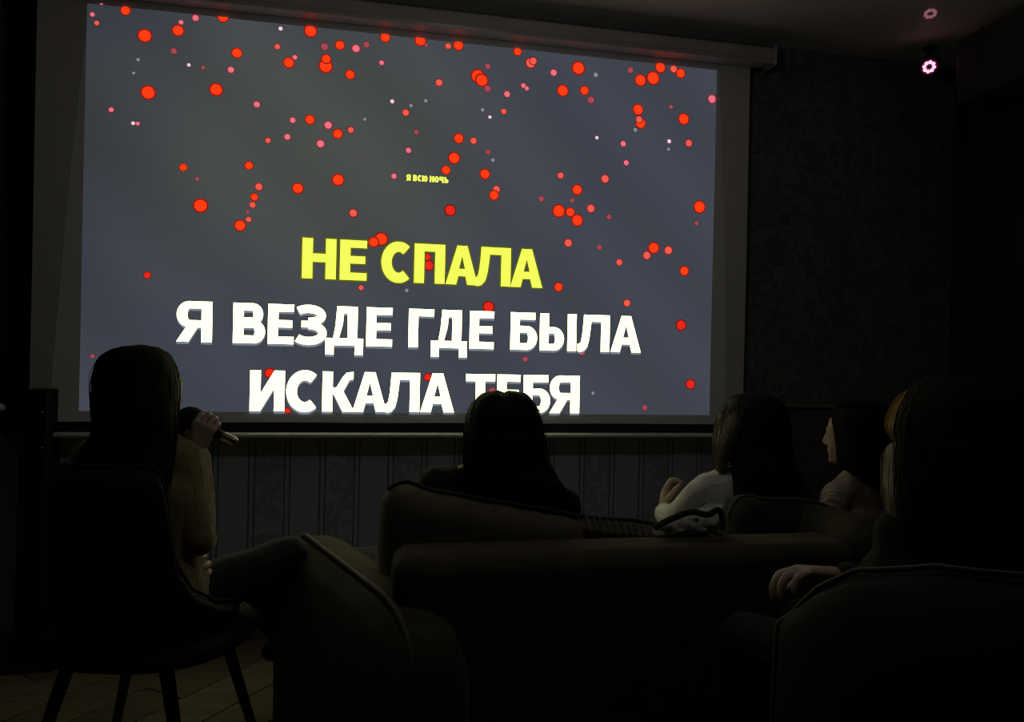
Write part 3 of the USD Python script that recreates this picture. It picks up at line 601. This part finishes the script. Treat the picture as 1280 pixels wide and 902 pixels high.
def seated(name, label, head, face, neck, sh, el, wr, pelvis, knees, ankles, toe, hands, mats, s=1.0, hair=None, base=None):
    """A seated figure. sh, el, wr, knees, ankles: (left, right). hands: (dir, palm, thumb side, curl) per side."""
    t = thing(name, label, 'person', base if base is not None else (pelvis[0], pelvis[1], 0))
    hm, eyes, iris, lips, T = head_parts(head, face, s=s)
    chest = (np.asarray(sh[0]) + sh[1]) / 2 - UPZ * .1; waist = chest * .5 + np.asarray(pelvis) * .5
    side = nrm(np.asarray(sh[1]) - sh[0]); pv = np.asarray(pelvis)
    hips = [pv - side * .085, pv + side * .085]
    bm = [hm, chain([T((0, -.02, -.03)), neck, chest + UPZ * .06], [.048, .046, .06]), hull([chest - side * .09, chest + side * .09, waist - side * .06, waist + side * .06], [.085, .085, .085, .085]),
          hull([waist - side * .06, waist + side * .06, hips[0], hips[1]], [.085, .085, .095, .095]), hull([neck, sh[0], sh[1], chest], [.045, .04, .04, .08])]
    for k in (0, 1):
        bm += [chain([sh[k], el[k], wr[k]], [.042, .034, .024]), chain([hips[k], knees[k], ankles[k]], [.075, .05, .034]), hull([ankles[k], ankles[k] + nrm(toe[k]) * .15 - UPZ * .035, ankles[k] - nrm(toe[k]) * .03 - UPZ * .03], [.03, .022, .026])]
    bm += [hand_man(wr[k], *hands[k]) for k in (0, 1)]
    big = union(bm); body = soften(big, .009, 5)
    obj('body', body, mats['skin'], t, smooth=True)
    for q, e_ in enumerate(eyes):
        ep = obj('eye', e_, m_eye, t, smooth=True); obj('iris', iris[q], m_iris, ep, smooth=True)
    obj('lips', lips, m_lip, t, smooth=True)
    top = [hull([chest - side * .1, chest + side * .1, waist - side * .075, waist + side * .075], [.1] * 4), hull([waist - side * .07, waist + side * .07, hips[0] + UPZ * .03, hips[1] + UPZ * .03], [.1, .1, .11, .11]), hull([neck - UPZ * .035, sh[0], sh[1], chest], [.062, .055, .055, .09])]
    for k in (0, 1): top.append(chain([sh[k], el[k], np.asarray(wr[k]) * .93 + np.asarray(el[k]) * .07], [.058, .05, .037]))
    obj(mats.get('topname', 'sweater'), soften(union(top), .012, 8, mats.get('fold', .007), (14, 14, 9), 5), mats['top'], t, smooth=True)
    leg = [hull([hips[0], hips[1], hips[0] + UPZ * .05, hips[1] + UPZ * .05], [.1] * 4)]
    for k in (0, 1): leg.append(chain([hips[k], knees[k], np.asarray(ankles[k]) * .95 + np.asarray(knees[k]) * .05], [.08, .062, .044]))
    obj('trousers', soften(union(leg), .014, 8, .006, (12, 12, 16), 9), mats['legs'], t, smooth=True)
    for k in (0, 1):
        fd = nrm(toe[k]); a_ = np.asarray(ankles[k])
        obj('shoe', soften(hull([a_ - UPZ * .01, a_ + fd * .16 - UPZ * .042, a_ - fd * .04 - UPZ * .035, a_ + fd * .08 - UPZ * .02], [.042, .032, .034, .038]), .015, 5), m_black, t, smooth=True)
    return t, T
def hang(p, z): q = np.array(p, float); q[2] = z; return q

# --- the singer on the chair at the left
face1 = nrm(VIEW * .8 + SIDE * .6)
fr1 = face1; rs1 = np.array([fr1[1], -fr1[0], 0])
hc = P(181, 489, 2.02)
CH = P(190, 700, 2.0)                                # chair centre
pelv = hang(CH - fr1 * .04, .525)
shR, shL = P(228, 574, 1.98), P(117, 574, 1.98)
elR, elL = P(247, 672, 1.95), P(112, 690, 2.06)
mic_b, mic_e = P(239, 528, 2.08), P(290, 550, 2.02)
mdir = nrm(mic_e - mic_b)
gp = mic_b + mdir * .062                               # where the hand holds the microphone
hd1 = nrm(UPZ * .9 + SIDE * .35); hd1 = nrm(hd1 - mdir * (hd1 @ mdir))
wrR = gp - hd1 * .062 - VIEW * .026; wrL = P(230, 706, 2.08)
kR, kL = P(361, 695, 2.22), P(330, 752, 2.32)
aR, aL = P(352, 800, 2.5), hang(P(402, 860, 2.58), .085)
t1, T1 = seated('person', 'woman with long dark hair on the chair at left, singing into a microphone', hc, face1, P(172, 545, 1.99), (shL, shR), (elL, elR), (wrL, wrR), pelv, (kL, kR), (aL, aR),
    (nrm(fr1 + UPZ * 0), nrm(fr1 - UPZ * .3)),
    ((nrm(P(262, 698, 2.02) - wrL), -VIEW, 1, .7), (hd1, VIEW, 1, 1.2, .88, .05)),
    {'skin': m_skin, 'top': m_sweater, 'legs': m_jeans})
rows1 = [(431, 171, 182, 0, .012), (432.5, 161, 191, 0, .04), (437, 147, 201, 0, .075), (446, 134, 210, 0, .098), (461, 126, 216, 0, .105), (482, 122, 218.5, -.01, .105), (505, 122, 218.5, -.03, .095), (530, 122, 218.5, -.05, .08), (545, 120, 218.5, -.06, .07), (560, 108, 216, -.08, .06), (585, 99, 212, -.1, .055), (620, 98, 208, -.1, .05), (650, 108, 200, -.1, .04), (672, 125, 185, -.1, .02)]
hp = obj('hair', ploft(rows1, 1.985, .09, 70, 40, 2.2, .004, (60, 60, 5), 2), m_hair_black, t1, smooth=True)
hair_strands(rows1, 1.985, .09, 260, m_hair_black, hp, 11)

mic = thing('microphone', 'black foam-topped microphone held by the woman on the chair', 'microphone', mic_b)
obj('foam_head', soften(hull([mic_b - mdir * .004, mic_b + mdir * .016], [.044, .04], 32), .01, 4), m_foam, mic, smooth=True)
obj('handle', chain([mic_b + mdir * .03, mic_b + mdir * .06, mic_e], [.019, .0165, .0125], 24), m_black, mic)
ex_ = np.cross(mdir, VIEW)
obj('end_ring', chain([mic_e - mdir * .042, mic_e + mdir * .004], [.014, .013], 24), m_steel, mic, label='shiny end of the handle')

# --- the chair she sits on
ch = thing('tub_chair', 'dark upholstered tub chair on four tapered legs under the singing woman', 'chair', (CH[0], CH[1], 0))
def tub(center, fdir, R, ztop, zlow, heights, thick=.045, radial=((0, .86), (.45, 1.0), (1, 1.03)), nang=90, kz=18):
    """Upholstered shell bent round the seat. heights: (angle from the rear in degrees, share of the full height); radial: (height share, share of R)."""
    rdir = np.array([fdir[1], -fdir[0], 0]); rings = []; ha, hv = np.array(heights).T; ra, rv = np.array(radial).T
    for a_ in np.linspace(-ha[-1], ha[-1], nang):
        q = math.radians(a_); o = (-fdir * math.cos(q) + rdir * math.sin(q))
        zt_ = zlow + (ztop - zlow) * np.interp(abs(a_), ha, hv); c = np.asarray(center)
        def pt(f_, off):
            z = zlow + (zt_ - zlow) * f_; return np.array([c[0], c[1], z]) + o * (R * np.interp((z - zlow) / (ztop - zlow), ra, rv) - off)
        sc = [pt(k / (kz - 1), 0) for k in range(kz)]; inner = [pt(k / (kz - 1), thick) for k in range(kz - 1, -1, -1)]
        tp = pt(1, thick / 2) + UPZ * thick * .4
        rings.append(sc + [tp] + inner)
    Rg = np.array(rings); n_, k_ = Rg.shape[:2]; v = Rg.reshape(-1, 3); f = []
    for i in range(n_ - 1):
        for j in range(k_):
            a_, b_ = i * k_ + j, i * k_ + (j + 1) % k_; f += [[a_, b_, b_ + k_], [a_, b_ + k_, a_ + k_]]
    for e_ in (0, n_ - 1):
        c_ = len(v); v = np.vstack([v, Rg[e_].mean(0)])
        for j in range(k_): f.append([c_, e_ * k_ + j, e_ * k_ + (j + 1) % k_])
    m = trimesh.Trimesh(v, f, process=False); m.fix_normals(); trimesh.smoothing.filter_taubin(m, iterations=6); return m, Rg, kz
fc = nrm(VIEW + SIDE * .06); rc = np.array([fc[1], -fc[0], 0])
shell, Rg, kz_ = tub(CH, fc, .25, .905, .42, [(0, 1), (27, .995), (32, .97), (36, .86), (42, .5), (54, .34), (74, .24), (105, .17)])
sp = obj('shell', shell, m_chair, ch, smooth=True)
edge = Rg[:, kz_] + UPZ * .003
obj('piping', tube(edge, .0045), m_blacktop, sp, smooth=True)
def disc_loft(c, fdir, a_, b_, z0, z1, r=.03, flare=1.0):
    rdir = np.array([fdir[1], -fdir[0], 0]); rg = []
    for z, k in ((z0, .55), (z0 + .004, .75), (z0 + r * .4, .92), (z0 + r, 1), ((z0 + z1) / 2, 1 * flare), (z1 - r, 1), (z1 - r * .4, .95), (z1 - .003, .8), (z1, .5)):
        rg.append((np.array([c[0], c[1], z]), rdir * a_ * k, fdir * b_ * k))
    return loft(rg, 30, 44, 2.5)
obj('seat', disc_loft(CH + fc * .03, fc, .255, .255, .405, .475, .05), m_chair, ch, smooth=True)
for sx in (-1, 1):
    for sy in (-1, 1):
        tp = CH + rc * sx * .125 + fc * sy * .15; bt = CH + rc * sx * .23 + fc * sy * .21
        obj('leg', chain([hang(tp, .42), hang(bt, .011)], [.018, .012], 16), m_leg, ch)

# --- woman in black in the middle of the sofa
hc = P(632, 545, 2.24)
f2 = nrm(np.array([-.12, 1, 0]))
r2 = np.array([f2[1], -f2[0], 0])
pv = hang(P(640, 740, 2.28), .52)
t2, T2 = seated('person', 'woman in black with a centre parting, sitting in the middle of the sofa', hc, f2, P(630, 585, 2.22), (P(546, 606, 2.24), P(702, 632, 2.24)), (P(540, 690, 2.36), P(712, 715, 2.36)), (P(580, 700, 2.56), P(680, 715, 2.56)), pv,
    (pv + f2 * .42 - r2 * .1 - UPZ * .02, pv + f2 * .42 + r2 * .1 - UPZ * .02), (hang(pv + f2 * .5 - r2 * .1, .075), hang(pv + f2 * .5 + r2 * .1, .075)), (f2, f2),
    ((nrm(f2 + r2 * .6), -UPZ, -1, .4), (nrm(f2 - r2 * .6), -UPZ, 1, .4)), {'skin': m_skin, 'top': m_blacktop, 'legs': m_trousers, 'topname': 'jumper'})
rows2 = [(488, 622, 640, 0, .02), (490.5, 607, 655, 0, .055), (497, 597, 664, 0, .085), (510, 588, 672, 0, .105), (528, 583.5, 677, 0, .11), (548, 581, 680, -.02, .105), (568, 580, 682, -.03, .095), (582, 581, 687, -.05, .08), (600, 590, 697, -.07, .07), (620, 602, 713, -.08, .06), (638, 612, 726, -.08, .05), (670, 630, 722, -.08, .03)]
h2 = ploft(rows2, 2.2, .1, 70, 44, 2.2, .004, (60, 60, 5), 4)
v = np.array(h2.vertices); cpx = P(629, 488, 2.2); dd = np.abs((v - cpx) @ SIDE); zz = v[:, 2]   # parting groove on the crown
v[:, 2] -= .007 * np.exp(-(dd / .009) ** 2) * (zz > cpx[2] - .05); h2.vertices = v
hp = obj('hair', h2, m_hair_black, t2, smooth=True); hair_strands(rows2, 2.2, .1, 260, m_hair_black, hp, 12)

# --- woman in the white shirt
hc = P(938, 545, 2.430)
f3 = nrm(VIEW * .75 - SIDE * .62); r3 = np.array([f3[1], -f3[0], 0])
pv = hang(P(918, 720, 2.450), .52)
t3, T3 = seated('person', 'woman in a white shirt with long brown hair, sitting on the sofa', hc, f3, P(945, 588, 2.410), (P(882, 613, 2.410), P(985, 618, 2.470)), (P(846, 650, 2.510), P(995, 680, 2.570)), (P(829, 640, 2.710), P(960, 700, 2.700)), pv,
    (pv + f3 * .42 - r3 * .1, pv + f3 * .42 + r3 * .1), (hang(pv + f3 * .5 - r3 * .1, .075), hang(pv + f3 * .5 + r3 * .1, .075)), (f3, f3),
    ((nrm(VIEW * .3 + SIDE * .1 + UPZ * .6), SIDE, -1, .9), (nrm(f3 - r3 * .5), -UPZ, 1, .4)), {'skin': m_skin, 'fold': .016, 'top': m_shirt, 'legs': m_trousers, 'topname': 'shirt'})
rows3 = [(491, 936, 950, 0, .02), (493, 924, 962, 0, .05), (498, 914, 972, 0, .08), (510, 907, 980, 0, .1), (528, 902, 984, 0, .105), (548, 903, 986, -.01, .1), (566, 910, 989, -.03, .09), (582, 917, 994, -.05, .08), (600, 919, 1002, -.06, .07), (622, 920, 1012, -.07, .06), (645, 922, 1014, -.08, .05), (668, 930, 1008, -.08, .03)]
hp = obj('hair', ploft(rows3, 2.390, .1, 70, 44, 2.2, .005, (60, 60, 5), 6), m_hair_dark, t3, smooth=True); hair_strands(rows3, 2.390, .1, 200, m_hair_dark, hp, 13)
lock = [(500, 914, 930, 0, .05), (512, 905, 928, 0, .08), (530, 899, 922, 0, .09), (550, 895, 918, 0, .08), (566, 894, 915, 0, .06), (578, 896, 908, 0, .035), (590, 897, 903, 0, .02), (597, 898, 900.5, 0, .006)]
lp = obj('lit_hair_lock', ploft(lock, 2.400, .03, 40, 20, 2.0, .004, (80, 80, 6), 7), m_hair_brown_lit, t3, smooth=True, label='lit brown lock beside the cheek'); hair_strands(lock, 2.390, .03, 120, m_hair_brown_lit, lp, 14, 1.05)

# --- woman in the pleated blouse, in profile
f4 = nrm(-SIDE * .8 + VIEW * .6); r4 = np.array([f4[1], -f4[0], 0])
hc = P(1066, 546, 2.75)
pv = hang(P(1075, 730, 2.75), .52)
t4, T4 = seated('person', 'woman in a pleated pinkish blouse with short dark hair, face turned left', hc, f4, P(1072, 592, 2.75), (P(1045, 622, 2.68), P(1100, 615, 2.86)), (P(1030, 680, 2.66), P(1110, 690, 2.95)), (P(1005, 640, 2.72), P(1040, 705, 2.95)), pv,
    (pv + f4 * .36 - r4 * .1 + VIEW * .15, pv + f4 * .36 + r4 * .1 + VIEW * .15), (hang(pv + f4 * .4 - r4 * .1 + VIEW * .2, .075), hang(pv + f4 * .4 + r4 * .1 + VIEW * .2, .075)), (VIEW, VIEW),
    ((nrm(-SIDE * .3 + UPZ * .8), VIEW, 1, .6), (nrm(f4 + VIEW * .4), -UPZ, 1, .4)), {'skin': m_skin, 'fold': .013, 'top': m_blouse, 'legs': m_trousers, 'topname': 'blouse'})
rows4 = [(502, 1072, 1090, 0, .02), (504, 1060, 1102, 0, .06), (509, 1048, 1111, 0, .09), (522, 1043.5, 1116, 0, .1), (545, 1044.5, 1118, 0, .1), (565, 1047, 1118, 0, .1), (582, 1051, 1117, 0, .095), (594, 1066, 1112, 0, .08), (600, 1076, 1104, 0, .04)]
hp = obj('hair', ploft(rows4, 2.715, .12, 60, 40, 2.3, .004, (60, 60, 6), 8), m_hair_black, t4, smooth=True); hair_strands(rows4, 2.75, .1, 200, m_hair_black, hp, 15)

pf = thing('pouf', 'round dark pouf under the woman in the pleated blouse', 'pouf', (pv[0], pv[1], 0))
obj('cushion', disc_loft(pv, VIEW, .25, .25, .06, .415, .06), m_cushion2, pf, smooth=True)
for a_ in (.8, 2.4, 3.9, 5.5): obj('foot', trimesh.creation.cylinder(.02, .075, transform=trimesh.transformations.translation_matrix((pv[0] + .15 * math.cos(a_), pv[1] + .15 * math.sin(a_), .0375))), m_leg, pf)

# --- person in the foreground at the right edge
f5 = nrm(VIEW * .85 - SIDE * .5); r5 = np.array([f5[1], -f5[0], 0])
hc = P(1203, 552, 1.36)
pv = hang(P(1205, 860, 1.36), .58)
t5, T5 = seated('person', 'blonde person in dark clothes in the foreground at the right edge', hc, f5, P(1205, 615, 1.34), (P(1135, 668, 1.36), P(1290, 672, 1.36)), (P(1130, 780, 1.34), P(1330, 820, 1.38)), (P(1058, 722, 1.42), P(1250, 860, 1.55)), pv,
    (pv + f5 * .42 - r5 * .1, pv + f5 * .42 + r5 * .1), (hang(pv + f5 * .5 - r5 * .1, .075), hang(pv + f5 * .5 + r5 * .1, .075)), (f5, f5),
    ((nrm(-SIDE * .95 + UPZ * .12), nrm(-UPZ - VIEW * .2), -1, .75), (nrm(f5 - r5 * .5), -UPZ, 1, .4)), {'skin': m_skin, 'top': m_blacktop, 'legs': m_trousers, 'topname': 'jumper'})
rows5 = [(468, 1185, 1205, 0, .02), (472, 1168, 1228, 0, .06), (482, 1155, 1250, 0, .09), (500, 1144, 1270, 0, .11), (525, 1135, 1281, 0, .115), (545, 1131, 1284, -.01, .11), (556, 1133, 1284, -.02, .105), (566, 1129, 1286, -.02, .1), (590, 1126, 1290, -.03, .09), (620, 1126, 1292, -.04, .08), (645, 1128, 1288, -.05, .06), (665, 1135, 1270, -.06, .03)]
hp = obj('hair', ploft(rows5, 1.33, .1, 80, 44, 2.2, .004, (60, 60, 6), 10), m_hair_blonde_shaded, t5, smooth=True); hair_strands(rows5, 1.33, .1, 300, m_hair_blonde_shaded, hp, 16)

lock6 = [(484, 1146, 1154, 0, .01), (492, 1138, 1154, 0, .04), (505, 1129, 1146, 0, .05), (525, 1121, 1140, 0, .06), (540, 1119, 1135, 0, .05), (550, 1123, 1132, 0, .03), (555, 1125, 1130, 0, .01)]  # rim light on the hair, built as a brighter lock
lk6 = obj('lit_hair_lock', ploft(lock6, 1.385, .05, 40, 24, 2.0, .004, (60, 60, 6), 19), m_hair_gold_lit, t5, smooth=True, label='lock at the temple painted as golden rim light'); hair_strands(lock6, 1.385, .05, 120, m_hair_gold_lit, lk6, 20, 1.04)
lock5 = [(553, 1122, 1134, 0, .02), (560, 1117, 1136, 0, .04), (575, 1114, 1136, 0, .05), (600, 1113, 1134, -.01, .05), (625, 1114, 1132, -.02, .045), (648, 1117, 1130, -.02, .03), (656, 1120, 1127, -.02, .01)]  # lower part of the rim light, built as a paler lock
lk = obj('lit_hair_lock', ploft(lock5, 1.36, .05, 40, 24, 2.0, .004, (60, 60, 6), 17), m_hair_fair_lit, t5, smooth=True, label='lock over the shoulder painted as its pale lit edge'); hair_strands(lock5, 1.36, .05, 120, m_hair_fair_lit, lk, 18, 1.04)

# armchair of that person
c5 = P(1210, 800, 1.33); fc5 = nrm(VIEW * .95 - SIDE * .3)
ac = thing('armchair', 'dark rounded armchair in the foreground at the lower right corner', 'armchair', (c5[0], c5[1], 0))
sh5, Rg5, kz5 = tub(c5, fc5, .335, .875, .12, [(0, 1), (60, .99), (85, .95), (100, .88), (112, .8)], .06, ((0, .93), (.35, 1.0), (.6, 1.01), (.8, .995), (.9, .95), (.96, .89), (1, .8)))
sp5 = obj('shell', sh5, m_chair, ac, smooth=True)
mid = Rg5[:, kz5 // 2] - CAM; kk = int(np.argmin((mid @ rt) / (mid @ fw)))       # pale cord painting the rim light: up the left side, then along the rim
lit_edge = np.vstack([Rg5[kk, :kz5] * 1.0, Rg5[kk:, kz5] + UPZ * .004]); oc = lit_edge - c5; oc[:, 2] = 0; lit_edge = lit_edge + oc / np.linalg.norm(oc, axis=1, keepdims=True) * .002
obj('piping', tube(spline(lit_edge, 140), .0042), m_piping, sp5, smooth=True, label='pale cord painted as the lit edge of side and rim')
obj('seat', disc_loft(c5 + fc5 * .04, fc5, .29, .31, .3, .48, .05), m_chair, ac, smooth=True)
rc5 = np.array([fc5[1], -fc5[0], 0])
for sx in (-1, 1):
    for sy in (-1, 1):
        obj('leg', chain([hang(c5 + rc5 * sx * .2 + fc5 * sy * .2, .14), hang(c5 + rc5 * sx * .22 + fc5 * sy * .22, .012)], [.02, .013], 16), m_leg, ac)

# ------------------------------------------------------------------ small things on the walls and at the left
so = W(453.5, 696, YW - .004); sk = thing('wall_socket', 'pale double power socket low on the striped wallpaper', 'socket', (so[0], YW - .004, so[2]))
sw, shh = .064, .045
pl = rbox(so[0] - sw, YW - .014, so[2] - shh, so[0] + sw, YW - .004, so[2] + shh, .005)
for k in (-1, 1):
    cyl = Manifold.cylinder(.03, .021, .021, 32).rotate((90, 0, 0)).translate((so[0] + k * .031, YW - .004, so[2]))
    pl = pl - cyl
obj('plate', pl, m_socket, sk, smooth=30)
for k in (-1, 1):
    cup = Manifold.cylinder(.004, .0205, .0205, 32).rotate((90, 0, 0)).translate((so[0] + k * .031, YW - .0042, so[2]))
    cu = obj('outlet', cup, m_socket, sk, smooth=30)
    for q in (-1, 1):
        obj('pin_hole', Manifold.cylinder(.001, .003, .003, 12).rotate((90, 0, 0)).translate((so[0] + k * .031 + q * .0095, YW - .0084, so[2])), m_blackmat, cu)

# slim column speaker at the left
dS = 2.78; q0, q1 = P(22, 560, dS), P(54.5, 560, dS); zt5 = P(40, 487, dS)[2]
sp_ = thing('column_speaker', 'slim black column speaker standing left of the screen', 'speaker', ((q0[0] + q1[0]) / 2, q0[1] + .06, 0))
cx_ = (q0[0] + q1[0]) / 2; hw = (q1[0] - q0[0]) / 2; yy = q0[1]
obj('cabinet', rbox(cx_ - hw, yy, .03, cx_ + hw, yy + .14, zt5, .006), m_blackmat, sp_)
obj('base', rbox(cx_ - .11, yy - .05, 0, cx_ + .11, yy + .2, .03, .01), m_blackmat, sp_)
obj('grille', rbox(cx_ - hw + .01, yy + .138, .2, cx_ + hw - .01, yy + .146, zt5 - .03, .003), m_black, sp_)
for py in (515, 560):
    k = P(50, py, dS); obj('knob', trimesh.creation.icosphere(2, .005).apply_translation((k[0], yy - .002, k[2])), m_steel, sp_, smooth=True)
# dark box on the rail at the very left
b0 = W(-60, 520, YW - .05); b1 = W(20, 520, YW - .05)
bx = thing('equipment_box', 'dark equipment box at the left edge behind the column speaker', 'box', ((b0[0] + b1[0]) / 2, YW - .2, ZR + .014))
obj('case', rbox(b0[0], YW - .22, ZR + .016, b1[0], YW - .024, W(10, 498, YW - .2)[2], .006), m_black, bx)
obj('shelf', rbox(b0[0] - .02, YW - .24, ZR - .012, b1[0], YW - .022, ZR + .016, .004), m_panel, bx)

kn = W(0, 509, YW - .22); obj('knob', chain([kn + [0, .002, 0], kn - [0, .016, 0]], [.016, .013], 20), m_white_plastic, bx, label='white knob')

# security camera with its ring of infrared LEDs
lc = P(1161.5, 83.5, 3.5); view = nrm(CAM - lc)
sc = thing('security_camera', 'small ceiling security camera with a glowing ring of pink LEDs', 'camera', (lc[0], lc[1], lc[2]))
ax = np.cross(view, UPZ); ax /= np.linalg.norm(ax); ay = np.cross(ax, view)
loc = lambda a_, b_, c_: lc + ax * a_ + ay * b_ + view * c_
obj('body', chain([loc(0, 0, -.1), loc(0, 0, -.03)], [.036, .036], 24), m_black, sc)
obj('face_plate', frame_mesh(trimesh.creation.cylinder(.036, .012, sections=32), lc - view * .002, ax, ay, view), plain('led_glow_face', (.2, .015, .07), .4, .1), sc)  # glow of the LEDs painted as the plate's magenta colour
m_led = glow('pink_led', (2.0, .72, 1.1), 1.0)
for k in range(8):
    a_ = k * math.pi / 4 + .2; obj('led', ball(loc(.0205 * math.cos(a_), .0205 * math.sin(a_), .006), .0088, 12), m_led, sc, smooth=True)
obj('lens', ball(loc(0, 0, .002), .011, 16), m_black, sc, smooth=True)
obj('mount', chain([loc(0, 0, -.06), hang(loc(0, 0, -.08), ZC - .012)], [.011, .011], 16), m_black, sc)
obj('mount_plate', trimesh.creation.cylinder(.03, .012, transform=trimesh.transformations.translation_matrix((*loc(0, 0, -.08)[:2], ZC - .006))), m_black, sc)

# added dim lamp above the seats, out of view, lifting cloth and cushions
lp_ = np.array([.5, 1.55, 2.15])
lt = thing('added_fill_lamp', 'added unseen globe lamp over the seats, lifting the room light', 'lamp', lp_)
obj('cap', trimesh.creation.cylinder(.03, .05, transform=trimesh.transformations.translation_matrix(lp_ + UPZ * .085)), m_black, lt)
obj('cord', tube([lp_ + UPZ * .15, (lp_[0], lp_[1], ZC)], .004), m_black, lt)
bl = UsdLux.SphereLight.Define(stage, str(lt.GetPath()) + '/fill_bulb'); bl.CreateRadiusAttr(.06)
bl.CreateIntensityAttr(FILL_POWER * 10); bl.CreateColorAttr(Gf.Vec3f(1.0, .98, 1.0))
